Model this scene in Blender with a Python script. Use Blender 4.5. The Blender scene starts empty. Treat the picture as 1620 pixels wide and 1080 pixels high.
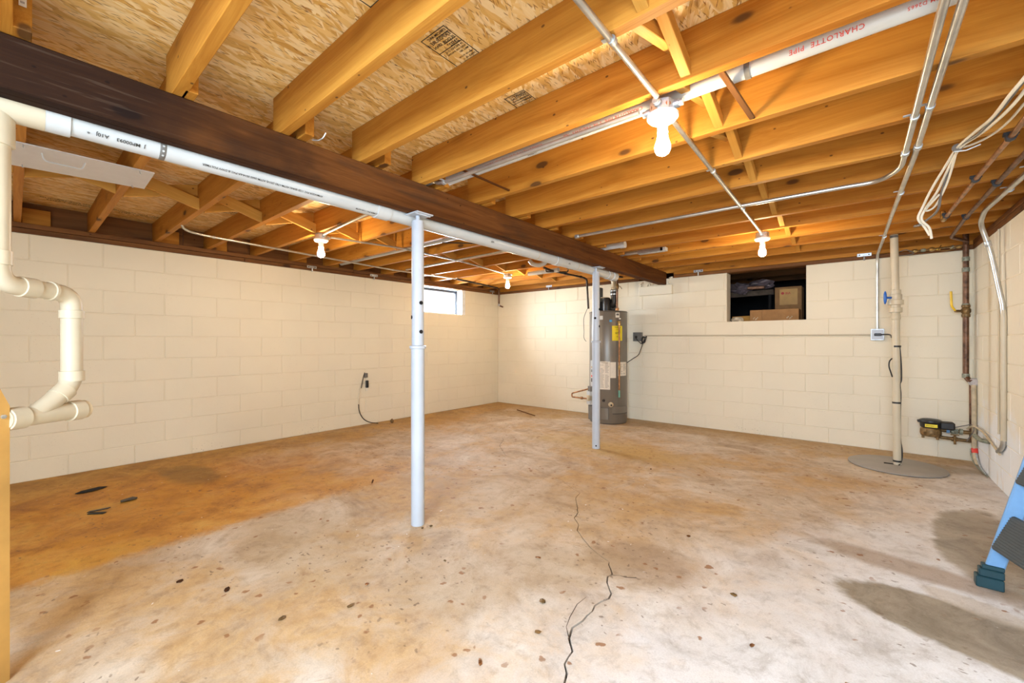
import bpy, bmesh, math, random
from mathutils import Vector, Matrix
random.seed(7)
S = bpy.context.scene
COL = S.collection
PI = math.pi
# ------------------------------------------------------------------ camera
F_PX = 656.0
YAW = math.atan(545.6 / 656.0)
cam = bpy.data.cameras.new('camera'); camo = bpy.data.objects.new('camera', cam); COL.objects.link(camo)
cam.sensor_fit = 'HORIZONTAL'; cam.sensor_width = 36.0; cam.lens = 36.0 * F_PX / 1620.0
cam.clip_start = 0.02; cam.clip_end = 60
camo.location = (0, 0, 1.13); camo.rotation_euler = (PI / 2, 0, YAW)
S.camera = camo
# ------------------------------------------------------------------ world, light, exposure
w = bpy.data.worlds.new('sky'); S.world = w; w.use_nodes = True
w.node_tree.nodes['Background'].inputs[0].default_value = (0.80, 0.90, 1.0, 1)
w.node_tree.nodes['Background'].inputs[1].default_value = 2.6
BULB_E = 250.0
BULB_C = (1.0, 0.775, 0.49)
def area(name, loc, direction, sx, sy, power, color):
    l = bpy.data.lights.new(name, 'AREA'); l.shape = 'RECTANGLE'; l.size = sx; l.size_y = sy; l.energy = power; l.color = color
    o = bpy.data.objects.new(name, l); COL.objects.link(o); o.location = loc
    o.rotation_euler = Vector(direction).to_track_quat('-Z', 'Y').to_euler(); return o
area('window_daylight', (-5.50, 4.52, 1.80), (1, -0.22, -0.62), 0.84, 0.40, 110, (0.78, 0.88, 1.0))
area('rear_fill_light', (-0.1, -1.35, 1.75), (0.05, .70, -0.72), 1.5, 0.9, 122, (0.62, 0.79, 1.0))  # added cool fill behind the viewer to whiten the foreground floor; doorway unseen
S.view_settings.view_transform = 'Standard'; S.view_settings.look = 'None'
S.view_settings.exposure = 0.66; S.view_settings.gamma = 1.0; S.view_settings.use_curve_mapping = False

# ------------------------------------------------------------------ node helpers
class NT:
    def __init__(s, name):
        s.m = bpy.data.materials.new(name); s.m.use_nodes = True
        s.t = s.m.node_tree; s.n = s.t.nodes; s.b = s.n['Principled BSDF']
    def new(s, t, **k):
        n = s.n.new(t)
        for a, b in k.items(): setattr(n, a, b)
        return n
    def link(s, a, b): s.t.links.new(a, b)
    def val(s, sock, v):
        if isinstance(v, bpy.types.NodeSocket): s.link(v, sock)
        else: sock.default_value = v
    def obj(s): return s.new('ShaderNodeTexCoord').outputs['Object']
    def mapped(s, vec, scale=(1, 1, 1), loc=(0, 0, 0), rot=(0, 0, 0)):
        if any(rot):
            q = s.new('ShaderNodeMapping'); s.link(vec, q.inputs[0]); q.inputs[2].default_value = rot; vec = q.outputs[0]
        m = s.new('ShaderNodeMapping'); s.link(vec, m.inputs[0])
        m.inputs[1].default_value = loc; m.inputs[3].default_value = scale
        return m.outputs[0]
    def rnd(s, vec, k=40.0):
        i = s.new('ShaderNodeObjectInfo'); v = s.new('ShaderNodeVectorMath', operation='SCALE')
        c = s.new('ShaderNodeCombineXYZ'); s.link(i.outputs['Random'], c.inputs[0]); s.link(i.outputs['Random'], c.inputs[1]); s.link(i.outputs['Random'], c.inputs[2])
        s.link(c.outputs[0], v.inputs[0]); v.inputs['Scale'].default_value = k
        a = s.new('ShaderNodeVectorMath', operation='ADD'); s.link(vec, a.inputs[0]); s.link(v.outputs[0], a.inputs[1]); return a.outputs[0]
    def rand(s): return s.new('ShaderNodeObjectInfo').outputs['Random']
    def noise(s, vec, scale, detail=4, rough=.55, dist=0.0, out='Fac'):
        n = s.new('ShaderNodeTexNoise'); s.link(vec, n.inputs['Vector'])
        n.inputs['Scale'].default_value = scale; n.inputs['Detail'].default_value = detail
        n.inputs['Roughness'].default_value = rough; n.inputs['Distortion'].default_value = dist
        return n.outputs[out]
    def vor(s, vec, scale, out='Distance', feature='F1', randomness=1.0):
        n = s.new('ShaderNodeTexVoronoi', feature=feature); s.link(vec, n.inputs['Vector'])
        n.inputs['Scale'].default_value = scale
        if 'Randomness' in n.inputs: n.inputs['Randomness'].default_value = randomness
        return n.outputs[out]
    def math(s, op, a, b=0.0, clamp=False):
        n = s.new('ShaderNodeMath', operation=op); n.use_clamp = clamp
        s.val(n.inputs[0], a); s.val(n.inputs[1], b); return n.outputs[0]
    def ramp(s, f, stops, interp='LINEAR'):
        n = s.new('ShaderNodeValToRGB'); s.link(f, n.inputs[0]); r = n.color_ramp; r.interpolation = interp
        while len(r.elements) < len(stops): r.elements.new(0.5)
        for e, (p, c) in zip(r.elements, stops):
            e.position = p; e.color = (c if len(c) == 4 else (*c, 1)) if isinstance(c, tuple) else (c, c, c, 1)
        return n.outputs[0]
    def step(s, f, a, b):          # smooth 0..1 between a and b (a may exceed b)
        n = s.new('ShaderNodeMapRange'); n.interpolation_type = 'SMOOTHSTEP'; s.val(n.inputs[0], f)
        n.inputs[1].default_value = a; n.inputs[2].default_value = b
        if a > b:
            n.inputs[1].default_value = b; n.inputs[2].default_value = a; n.inputs[3].default_value = 1; n.inputs[4].default_value = 0
        return n.outputs[0]
    def mix(s, f, a, b, mode='MIX'):
        n = s.new('ShaderNodeMix', data_type='RGBA', blend_type=mode); n.clamp_factor = True
        s.val(n.inputs[0], f)
        for sock, v in ((n.inputs[6], a), (n.inputs[7], b)):
            if isinstance(v, tuple): sock.default_value = (*v[:3], 1)
            else: s.link(v, sock)
        return n.outputs[2]
    def bump(s, h, strength=.3, dist=.01):
        n = s.new('ShaderNodeBump'); s.link(h, n.inputs['Height']); n.inputs['Strength'].default_value = strength; n.inputs['Distance'].default_value = dist
        s.link(n.outputs[0], s.b.inputs['Normal'])
    def out(s, col=None, rough=.6, metal=0.0, spec=None):
        if col is not None: s.val(s.b.inputs['Base Color'], (*col, 1) if isinstance(col, tuple) else col)
        s.val(s.b.inputs['Roughness'], rough); s.b.inputs['Metallic'].default_value = metal
        if spec is not None: s.b.inputs['Specular IOR Level'].default_value = spec
        return s.m

def simple(name, col, rough=.5, metal=0.0, var=.08, scale=18, bump=0.0):
    t = NT(name); v = t.rnd(t.obj()); n = t.noise(v, scale, 4)
    dark = tuple(c * (1 - var * 2) for c in col); lite = tuple(min(1, c * (1 + var)) for c in col)
    c = t.ramp(n, [(.3, dark), (.7, lite)])
    if bump: t.bump(n, bump, .004)
    return t.out(c, rough, metal)

def lumber(name, light, dark, knot=(.07, .03, .012), knots=1.0, grime=0.0, black_end=False):
    t = NT(name); o = t.rnd(t.obj(), 31.0)
    wd = t.new('ShaderNodeTexNoise'); t.link(t.mapped(o, (.5, 2, 2)), wd.inputs[0]); wd.inputs['Scale'].default_value = 1.2; wd.inputs['Detail'].default_value = 2
    sc = t.new('ShaderNodeVectorMath', operation='SCALE'); t.link(wd.outputs['Color'], sc.inputs[0]); sc.inputs['Scale'].default_value = .22
    ad = t.new('ShaderNodeVectorMath', operation='ADD'); t.link(o, ad.inputs[0]); t.link(sc.outputs[0], ad.inputs[1]); q = ad.outputs[0]
    n1 = t.noise(t.mapped(q, (.5, 22, 22)), 1.0, 4, .6, .3); n2 = t.noise(t.mapped(q, (.8, 5, 5)), 1.0, 3, .5)
    fine = t.noise(t.mapped(q, (2.5, 130, 130)), 1.2, 2)
    f = t.math('ADD', t.math('MULTIPLY', n1, .50), t.math('MULTIPLY', n2, .34)); f = t.math('ADD', f, t.math('MULTIPLY', fine, .20))
    c = t.ramp(f, [(.36, dark), (.52, tuple((a + b) / 2 for a, b in zip(light, dark))), (.68, light)])
    rv = t.rand(); c = t.mix(t.math('MULTIPLY', rv, .22), c, tuple(x * .72 for x in dark), 'MIX')
    patch = t.step(t.noise(t.mapped(o, (1.2, 3, 3)), 1.1, 3), .62, .80)
    c = t.mix(t.math('MULTIPLY', patch, .30), c, tuple(x * .6 for x in dark))
    kd = t.vor(t.mapped(o, (2.6, 6.0, 6.0)), 1.0); km = t.step(kd, .14, .085)
    kr = t.step(kd, .30, .13)
    c = t.mix(t.math('MULTIPLY', kr, .35 * knots), c, tuple(x * .6 for x in dark)); c = t.mix(t.math('MULTIPLY', km, .85 * knots), c, knot)
    nh = t.step(t.vor(t.mapped(o, (9, 14, 14)), 1.0), .085, .05)
    c = t.mix(t.math('MULTIPLY', nh, .8), c, knot)
    if grime:
        gm = t.step(t.noise(t.mapped(o, (1.3, 6, 6)), 1.3, 5, .65), .52, .70); c = t.mix(t.math('MULTIPLY', gm, grime), c, (.045, .028, .018))
    if black_end:      # nearly black toward the near end of the beam
        P = t.new('ShaderNodeNewGeometry').outputs['Position']; s3 = t.new('ShaderNodeSeparateXYZ'); t.link(P, s3.inputs[0])
        k = t.step(t.math('ADD', s3.outputs[1], t.math('MULTIPLY', t.noise(P, 3.0, 4), 1.4)), 1.9, .9)
        c = t.mix(t.math('MULTIPLY', k, .84), c, (.014, .009, .008))
        scr = t.step(t.noise(t.mapped(o, (5, 90, 90)), 1.0, 4), .58, .70); c = t.mix(t.math('MULTIPLY', t.math('MULTIPLY', scr, k), .35), c, (.10, .065, .045))
    t.bump(f, .25, .003)
    return t.out(c, .66 if black_end else .60, 0, .05 if black_end else .18)

M = {}
M['joist'] = lumber('joist_lumber', (.63, .30, .050), (.35, .115, .009))
M['beam'] = lumber('dark_beam_lumber', (.19, .072, .020), (.060, .020, .006), (.012, .006, .004), 1.0, .5, True)
M['sill'] = lumber('sill_lumber', (.27, .115, .035), (.10, .038, .012), (.02, .01, .006), .8, .35)
M['brace'] = lumber('bridging_lumber', (.70, .38, .09), (.48, .21, .03), knots=.4)

def osb():
    t = NT('oriented_strand_board'); o = t.obj(); i = t.rnd(o, 17.0)
    base = None; hgt = None
    cols = [(0.0, (.46, .20, .035)), (.22, (.70, .40, .10)), (.5, (.84, .55, .20)), (.75, (.92, .71, .38)), (1.0, (.74, .42, .11))]
    nz = t.new('ShaderNodeTexNoise'); t.link(i, nz.inputs[0]); nz.inputs['Scale'].default_value = 14; nz.inputs['Detail'].default_value = 3
    sc = t.new('ShaderNodeVectorMath', operation='SCALE'); t.link(nz.outputs['Color'], sc.inputs[0]); sc.inputs['Scale'].default_value = .016
    d = t.new('ShaderNodeVectorMath', operation='ADD'); t.link(i, d.inputs[0]); t.link(sc.outputs[0], d.inputs[1])
    gaps = None
    for k, (rot, sx, sy) in enumerate(((1.35, 9, 46), (.75, 11, 52), (1.95, 10, 44), (1.15, 14, 70), (1.6, 8, 36))):
        m = t.mapped(d.outputs[0], (sx, sy, 1), (k * 3.1, k * 1.7, 0), (0, 0, rot))
        vc = t.new('ShaderNodeTexVoronoi'); t.link(m, vc.inputs[0]); vc.inputs['Scale'].default_value = 1.0
        sep = t.new('ShaderNodeSeparateColor'); t.link(vc.outputs['Color'], sep.inputs[0])
        grain = t.noise(t.mapped(i, (6, 170, 1), (0, 0, 0), (0, 0, rot)), 1.0, 2)
        c = t.ramp(t.math('ADD', t.math('MULTIPLY', sep.outputs[0], .75), t.math('MULTIPLY', grain, .28)), cols)
        edge = t.step(vc.outputs['Distance'], .55, .95); c = t.mix(t.math('MULTIPLY', edge, .55), c, (.26, .10, .018))
        if base is None: base = c; hgt = sep.outputs[1]
        else:
            mask = t.math('MULTIPLY', t.step(sep.outputs[1], .52, .60), t.step(vc.outputs['Distance'], .80, .55)); base = t.mix(mask, base, c)
    for k, rot in enumerate((1.2, 1.75)):
        gg = t.step(t.vor(t.mapped(d.outputs[0], (15, 100, 1), (k * 5, 0, 0), (0, 0, rot)), 1.0), .26, .10); base = t.mix(t.math('MULTIPLY', gg, .80), base, (.22, .075, .012))
    big = t.noise(i, 1.1, 3); base = t.mix(t.math('MULTIPLY', t.step(big, .55, .75), .5), base, (.55, .30, .08))
    t.bump(hgt, .25, .003)
    return t.out(base, .55, 0, .35)
M['osb'] = osb()

def paint(name, col, rough=.62, flaked=False):
    t = NT(name); o = t.obj(); w_ = t.new('ShaderNodeNewGeometry').outputs['Position']
    n = t.noise(w_, 1.3, 4); c = t.ramp(n, [(.3, tuple(x * .93 for x in col)), (.7, col)])
    sp = t.new('ShaderNodeSeparateXYZ'); t.link(w_, sp.inputs[0])
    low = t.step(t.math('ADD', sp.outputs[2], t.math('MULTIPLY', t.noise(w_, 2.2, 3), .15)), .22, .03)
    pit = t.step(t.vor(w_, 42), .20, .10); pm = t.math('MULTIPLY', pit, t.step(t.noise(w_, 1.7, 2), .50, .66))
    pm = t.math('MULTIPLY', pm, t.math('ADD', t.math('MULTIPLY', low, .8), .12))
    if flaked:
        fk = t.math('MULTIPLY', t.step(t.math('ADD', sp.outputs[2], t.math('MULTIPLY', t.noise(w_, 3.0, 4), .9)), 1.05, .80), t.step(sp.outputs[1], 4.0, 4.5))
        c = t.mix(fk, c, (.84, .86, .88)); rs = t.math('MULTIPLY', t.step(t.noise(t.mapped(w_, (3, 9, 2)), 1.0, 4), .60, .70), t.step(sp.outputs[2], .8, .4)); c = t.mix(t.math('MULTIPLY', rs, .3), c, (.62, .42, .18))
    c = t.mix(pm, c, (.20, .14, .09))
    g = t.noise(w_, 170, 3); h = t.math('ADD', t.math('MULTIPLY', g, .4), t.math('MULTIPLY', t.noise(w_, 30, 3), .8)); h = t.math('SUBTRACT', h, t.math('MULTIPLY', pm, 2.0))
    t.bump(h, .28, .0035)
    return t.out(c, rough, 0, .35)
M['wall'] = paint('painted_block', (.86, .785, .62))
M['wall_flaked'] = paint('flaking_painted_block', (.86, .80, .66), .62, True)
M['mortar'] = paint('painted_mortar', (.82, .74, .57))

def concrete():
    t = NT('stained_concrete'); P = t.new('ShaderNodeNewGeometry').outputs['Position']
    sp = t.new('ShaderNodeSeparateXYZ'); t.link(P, sp.inputs[0]); X, Y = sp.outputs[0], sp.outputs[1]
    wob = t.noise(P, 2.4, 5, .65); wob2 = t.noise(P, .9, 4, .6); fine = t.noise(P, 9, 5, .7)
    streak = t.noise(t.mapped(P, (1, 1, 1), rot=(0, 0, 0.6)), 1.6, 5, .68, 1.3)
    big = t.noise(P, .55, 4, .6, .4); mott = t.noise(t.mapped(P, (1, 1, 1), (4, 2, 0)), 3.3, 6, .72, .8)
    base = t.ramp(t.math('ADD', t.math('MULTIPLY', streak, .6), t.math('MULTIPLY', mott, .4)), [(.30, (.30, .20, .12)), (.44, (.50, .375, .25)), (.56, (.67, .57, .45)), (.68, (.78, .72, .63))])
    # pale toward the right foreground: cool daylight painted into the slab colour
    d1 = t.math('ADD', X, t.math('MULTIPLY', Y, -.42)); pale = t.step(t.math('ADD', d1, t.math('MULTIPLY', t.math('SUBTRACT', wob, .5), 1.3)), -1.95, -.85)
    base = t.mix(t.math('MULTIPLY', pale, .80), base, t.ramp(mott, [(.33, (.60, .59, .58)), (.45, (.76, .765, .775)), (.60, (.85, .87, .90))]))
    # ochre water stains, wide and soft
    oc = t.step(t.math('ADD', t.math('MULTIPLY', wob2, .6), t.math('MULTIPLY', mott, .4)), .44, .60)
    oc = t.math('MULTIPLY', oc, t.step(t.math('ADD', t.math('ADD', X, t.math('MULTIPLY', Y, -.30)), t.math('MULTIPLY', wob, 1.0)), .1, -1.2))
    base = t.mix(t.math('MULTIPLY', oc, .80), base, t.ramp(fine, [(.35, (.46, .25, .07)), (.65, (.62, .38, .14))]))
    # orange-brown strip of the floor beside the left wall
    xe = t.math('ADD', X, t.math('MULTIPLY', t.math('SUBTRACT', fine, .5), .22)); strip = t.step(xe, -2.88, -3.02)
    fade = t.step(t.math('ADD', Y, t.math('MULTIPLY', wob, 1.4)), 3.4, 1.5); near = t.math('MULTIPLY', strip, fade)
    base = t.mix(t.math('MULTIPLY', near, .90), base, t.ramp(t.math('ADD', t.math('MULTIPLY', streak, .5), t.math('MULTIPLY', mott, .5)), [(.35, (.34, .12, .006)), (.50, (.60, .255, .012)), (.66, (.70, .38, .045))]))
    wl = t.step(t.math('ADD', X, t.math('MULTIPLY', wob, .9)), -3.75, -4.6); base = t.mix(t.math('MULTIPLY', wl, .75), base, t.ramp(mott, [(.4, (.36, .19, .035)), (.6, (.56, .33, .08))]))
    bw = t.step(t.math('SUBTRACT', Y, t.math('MULTIPLY', wob, .5)), 4.85, 5.4); base = t.mix(t.math('MULTIPLY', bw, .60), base, (.47, .28, .09))
    def blob(cx, cy, rx, ry, rot, col, amt, soft=.35, wobble=.8):
        nonlocal base
        m = t.new('ShaderNodeMapping', vector_type='TEXTURE'); t.link(P, m.inputs[0]); m.inputs[1].default_value = (cx, cy, 0); m.inputs[2].default_value = (0, 0, rot); m.inputs[3].default_value = (rx, ry, 1)
        s2 = t.new('ShaderNodeSeparateXYZ'); t.link(m.outputs[0], s2.inputs[0])
        r = t.math('SQRT', t.math('ADD', t.math('MULTIPLY', s2.outputs[0], s2.outputs[0]), t.math('MULTIPLY', s2.outputs[1], s2.outputs[1])))
        r = t.math('ADD', r, t.math('MULTIPLY', t.math('SUBTRACT', wob, .5), wobble))
        k = t.step(r, 1.0 + soft / 2, 1.0 - soft / 2); base = t.mix(t.math('MULTIPLY', k, amt), base, col); return k
    damp = t.ramp(mott, [(.38, (.20, .155, .095)), (.60, (.34, .275, .185))])
    a = blob(.42, 2.36, .50, .20, -.30, damp, .88, .18)
    b = blob(.56, 3.45, .22, .62, -.05, damp, .80, .2)
    blob(.20, 2.86, .42, .10, -.15, (.36, .25, .16), .70, .6)
    blob(.38, 2.62, .16, .07, -.4, (.60, .52, .42), .6, .4)
    blob(-.86, 2.05, .26, .20, .2, (.36, .24, .14), .60, .7, 1.6)
    blob(-1.10, 1.80, .30, .20, .6, (.42, .30, .17), .45, .8, 1.6)
    blob(-1.45, 1.30, .30, .22, .2, (.44, .32, .19), .40, .9, 1.4)
    blob(-1.75, 2.35, .8, .45, .3, (.50, .34, .17), .35, .9, 1.6)
    blob(-2.35, 1.05, .55, .30, -.1, (.44, .31, .16), .40, .7, 1.6)
    blob(-2.05, 4.05, .9, .30, 0, (.56, .36, .11), .60, .9, 1.2)
    blob(-4.35, .95, .35, .16, .2, (.16, .10, .03), .55, .8, 1.4)
    blob(-3.9, 5.1, .6, .25, .2, (.40, .23, .05), .5, .8, 1.2)
    blob(.55, 5.3, .30, .14, 0, (.30, .24, .16), .6, .8, 1.2)
    # rust specks, dark crumbs, paint drips
    dist = t.new('ShaderNodeVectorMath', operation='ADD'); nz = t.new('ShaderNodeTexNoise'); t.link(P, nz.inputs[0]); nz.inputs['Scale'].default_value = 25
    sc = t.new('ShaderNodeVectorMath', operation='SCALE'); t.link(nz.outputs['Color'], sc.inputs[0]); sc.inputs['Scale'].default_value = .05
    t.link(P, dist.inputs[0]); t.link(sc.outputs[0], dist.inputs[1]); D = dist.outputs[0]
    flat = t.mapped(D, (1, 1, 0)); 
    sz = t.math('MULTIPLY', t.noise(P, 6, 3), .16)
    r1 = t.math('MULTIPLY', t.step(t.math('SUBTRACT', t.vor(flat, 10), sz), .07, .02), t.step(t.noise(P, 1.7, 3), .42, .54)); base = t.mix(t.math('MULTIPLY', r1, .85), base, (.30, .13, .045))
    r2 = t.math('MULTIPLY', t.step(t.math('SUBTRACT', t.vor(t.mapped(D, (1, 1.5, 0), (3, 7, 0)), 19), sz), .10, .04), t.step(t.noise(P, 1.4, 3), .45, .58)); base = t.mix(t.math('MULTIPLY', r2, .65), base, (.15, .09, .05))
    r3 = t.math('MULTIPLY', t.step(t.vor(t.mapped(D, (1, 1, 0), (9, 2, 0)), 13), .07, .045), t.step(t.noise(P, 1.1, 3), .45, .6)); base = t.mix(r3, base, (.86, .84, .80))
    scr = t.math('MULTIPLY', t.step(t.noise(t.mapped(P, (3.5, 38, 0), rot=(0, 0, -.9)), 1.0, 3, .6), .64, .72), t.step(wob, .5, .62)); base = t.mix(t.math('MULTIPLY', scr, .45), base, (.30, .19, .10))
    med = t.noise(t.mapped(P, (1, 1, 1), (7, 1, 0)), 14, 8, .75, .4); base = t.mix(.42, base, t.ramp(med, [(.34, (.50, .44, .38)), (.50, (1, 1, 1))]), 'MULTIPLY')
    dk = t.math('MULTIPLY', t.step(mott, .56, .64), t.step(t.noise(P, 1.2, 4, .6), .50, .62)); base = t.mix(t.math('MULTIPLY', dk, .40), base, (.30, .19, .10))
    grit = t.noise(P, 160, 3, .7); base = t.mix(.25, base, t.ramp(grit, [(.35, (.55, .52, .5)), (.6, (1, 1, 1))]), 'MULTIPLY')
    wet = t.math('MAXIMUM', a, b); ro = t.math('SUBTRACT', t.math('ADD', .50, t.math('MULTIPLY', fine, .3)), t.math('MULTIPLY', wet, .22))
    t.bump(t.math('ADD', t.math('MULTIPLY', fine, .6), t.math('MULTIPLY', grit, .3)), .22, .006)
    return t.out(base, ro, 0, .4)
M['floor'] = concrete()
M['under'] = simple('crack_depth', (.09, .06, .04), .9)
M['pvc'] = simple('white_pvc', (.56, .575, .57), .30, 0, .05, 5)
M['pvc_cream'] = simple('aged_cream_pvc', (.59, .51, .365), .40, 0, .06, 5)
M['emt'] = simple('galvanized_conduit', (.60, .60, .57), .33, .85, .12, 9)
M['zinc'] = simple('zinc_fittings', (.62, .66, .68), .38, .8, .15, 40)
M['gwhite'] = simple('white_steel_paint', (.50, .545, .61), .38, 0, .03, 6)
M['black'] = simple('black_rubber', (.018, .017, .016), .45, 0, .2)
M['blackiron'] = simple('black_iron_pipe', (.045, .032, .022), .45, .5, .3, 30)
M['copper'] = simple('aged_copper', (.42, .20, .085), .35, .75, .30, 20)
M['copper_dark'] = simple('tarnished_copper', (.20, .10, .055), .42, .55, .35, 20)
M['brass'] = simple('brass', (.52, .34, .12), .32, .8, .25, 30)
M['verdigris'] = simple('tarnished_fitting', (.33, .35, .27), .6, .3, .3, 50)
M['porcelain'] = simple('white_porcelain', (.88, .86, .82), .25, 0, .02)
M['tank'] = simple('grey_tank_enamel', (.215, .195, .165), .32, .25, .05, 3)
M['tank_dark'] = simple('tank_seam_grey', (.09, .08, .07), .5)
M['label'] = simple('label_paper', (.82, .76, .66), .5, 0, .03)
M['yellow'] = simple('yellow_label', (.90, .72, .02), .45, 0, .02)
M['yellowh'] = simple('yellow_handle', (.90, .58, .03), .4)
M['ink'] = simple('black_ink', (.03, .025, .02), .6)
M['inkred'] = simple('red_ink', (.62, .07, .05), .6)
M['blue'] = simple('blue_ladder_paint', (.10, .30, .62), .35, 0, .04)
M['bluelite'] = simple('pale_blue_steel', (.17, .35, .60), .35, 0, .04)
M['bluehandle'] = simple('blue_plastic', (.015, .13, .52), .3)
M['teal'] = simple('dark_teal_rubber', (.008, .048, .062), .45)
M['tread'] = simple('charcoal_tread_rubber', (.055, .062, .058), .6)
M['disc'] = simple('sump_cover_plastic', (.33, .30, .26), .45, 0, .05, 6)
M['greybox'] = simple('grey_box_paint', (.17, .16, .145), .45)
M['romex'] = simple('cream_cable', (.80, .72, .56), .45, 0, .05)
M['romexgrey'] = simple('grey_cable', (.16, .14, .12), .5)
M['frame'] = simple('dark_window_frame', (.055, .065, .085), .4)
M['reveal'] = simple('white_reveal_paint', (.84, .86, .88), .5)
M['card'] = simple('cardboard', (.36, .19, .07), .8, 0, .10, 12)
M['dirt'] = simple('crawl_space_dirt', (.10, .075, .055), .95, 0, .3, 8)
M['plasticbag'] = simple('grey_violet_plastic', (.15, .12, .135), .45, 0, .35, 9, .6)
M['styro'] = simple('rubble_cream', (.62, .54, .40), .8, 0, .25, 25)
M['redtag'] = simple('red_tape', (.80, .05, .03), .4)
M['bluelabel'] = simple('blue_label', (.05, .33, .66), .4)
M['plywood'] = simple('tan_plywood', (.60, .34, .09), .55, 0, .1, 6)
M['panelwhite'] = simple('translucent_white_plastic', (.80, .79, .78), .45, 0, .02); M['panelwhite'].node_tree.nodes['Principled BSDF'].inputs['Alpha'].default_value = .72
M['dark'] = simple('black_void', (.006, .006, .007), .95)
M['rust'] = simple('rusty_meter_brass', (.25, .15, .055), .5, .5, .35, 35)
M['tan'] = simple('dirty_tan_plastic', (.62, .50, .32), .5, 0, .15)
M['green'] = simple('green_tape', (.18, .42, .32), .5)
def emit(name, col, s):
    t = NT(name); t.b.inputs['Base Color'].default_value = (.9, .9, .9, 1); t.b.inputs['Emission Color'].default_value = (*col, 1); t.b.inputs['Emission Strength'].default_value = s; return t.m
M['bulb'] = emit('lit_bulb_glass', BULB_C, BULB_E)
def glassm():
    t = NT('window_glass'); t.b.inputs['Alpha'].default_value = .14; t.b.inputs['Roughness'].default_value = .03; t.b.inputs['Base Color'].default_value = (.85, .92, .95, 1); return t.m
M['glass'] = glassm()

# ------------------------------------------------------------------ object helpers
def prop(o, label=None, cat=None, group=None, kind=None):
    if label: o['label'] = label
    if cat: o['category'] = cat
    if group: o['group'] = group
    if kind: o['kind'] = kind
    return o
def link(name, bm, mat, parent=None, smooth=False, loc=None):
    bmesh.ops.recalc_face_normals(bm, faces=bm.faces)
    me = bpy.data.meshes.new(name); bm.to_mesh(me); bm.free()
    for m in (mat if isinstance(mat, list) else [mat]): me.materials.append(m)
    if smooth:
        for p in me.polygons: p.use_smooth = True
        if hasattr(me, 'set_sharp_from_angle'): me.set_sharp_from_angle(angle=math.radians(38))
    o = bpy.data.objects.new(name, me); COL.objects.link(o)
    if loc is not None: o.location = loc
    if parent is not None:
        o.parent = parent
        o.matrix_parent_inverse = Matrix.Translation(world_loc(parent)).inverted()
    return o
def world_loc(o):
    v = Vector(o.location)
    p = o.parent
    if p is not None:
        # parts carry world coordinates thanks to the inverse parent matrix
        return v
    return v
def thing(name, label, cat, loc, group=None):
    o = bpy.data.objects.new(name, None); COL.objects.link(o); o.location = loc; o.empty_display_size = .05
    return prop(o, label, cat, group)
def box(bm, a, b, bev=0.0):
    a = Vector(a); b = Vector(b); lo = Vector(map(min, a, b)); hi = Vector(map(max, a, b))
    r = bmesh.ops.create_cube(bm, size=1.0, matrix=Matrix.Translation((lo + hi) / 2) @ Matrix.Diagonal((*(hi - lo), 1)))
    if bev:
        es = {e for v in r['verts'] for e in v.link_edges}
        bmesh.ops.bevel(bm, geom=list(es), offset=bev, segments=1, affect='EDGES')
def frame_of(axis):
    z = Vector(axis).normalized(); x = Vector((0, 0, 1)).cross(z)
    if x.length < 1e-4: x = Vector((1, 0, 0))
    x.normalize(); return Matrix((x, z.cross(x), z)).transposed()
def lathe(bm, prof, base, axis=(0, 0, 1), seg=24, cap=True):
    """prof: list of (radius, height along axis)"""
    R = frame_of(axis); base = Vector(base); rings = []
    for r, h in prof:
        rings.append([bm.verts.new(base + R @ Vector((r * math.cos(2 * PI * i / seg), r * math.sin(2 * PI * i / seg), h))) for i in range(seg)])
    for p, q in zip(rings, rings[1:]):
        for i in range(seg): bm.faces.new((p[i], p[(i + 1) % seg], q[(i + 1) % seg], q[i]))
    if cap: bm.faces.new(rings[0][::-1]); bm.faces.new(rings[-1])
def fillet(pts, rad, n=6):
    pts = [Vector(p) for p in pts]; out = [pts[0]]
    for i in range(1, len(pts) - 1):
        a, b, c = pts[i - 1], pts[i], pts[i + 1]; u = (a - b); v = (c - b)
        k = min(rad, u.length * .48, v.length * .48)
        if u.normalized().dot(v.normalized()) < -.995: out.append(b); continue
        p, q = b + u.normalized() * k, b + v.normalized() * k
        for j in range(n + 1):
            s = j / n; out.append(p * (1 - s) ** 2 + b * 2 * s * (1 - s) + q * s ** 2)
    out.append(pts[-1]); return out
def tube(bm, pts, r, rad=0.0, seg=12, cap=True, n=6):
    P = fillet(pts, rad, n) if rad else [Vector(p) for p in pts]
    T = [(P[min(i + 1, len(P) - 1)] - P[max(i - 1, 0)]).normalized() for i in range(len(P))]
    up = Vector((0, 0, 1)) if abs(T[0].z) < .9 else Vector((1, 0, 0)); x = up.cross(T[0]).normalized(); rings = []
    for p, t in zip(P, T):
        x = (x - t * x.dot(t)).normalized(); y = t.cross(x)
        rings.append([bm.verts.new(p + (x * math.cos(2 * PI * i / seg) + y * math.sin(2 * PI * i / seg)) * r) for i in range(seg)])
    for p, q in zip(rings, rings[1:]):
        for i in range(seg): bm.faces.new((p[i], p[(i + 1) % seg], q[(i + 1) % seg], q[i]))
    if cap: bm.faces.new(rings[0][::-1]); bm.faces.new(rings[-1])
def smooth_pts(pts, n=5):
    P = [Vector(p) for p in pts]; P = [P[0] * 2 - P[1]] + P + [P[-1] * 2 - P[-2]]; out = []
    for i in range(1, len(P) - 2):
        a, b, c, d = P[i - 1:i + 3]
        for j in range(n):
            s = j / n; out.append(.5 * ((2 * b) + (c - a) * s + (2 * a - 5 * b + 4 * c - d) * s * s + (3 * b - a - 3 * c + d) * s ** 3))
    out.append(P[-2]); return out
def pbox(name, a, b, mat, parent, bev=0.0):
    bm = bmesh.new(); box(bm, a, b, bev); return link(name, bm, mat, parent)
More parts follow.
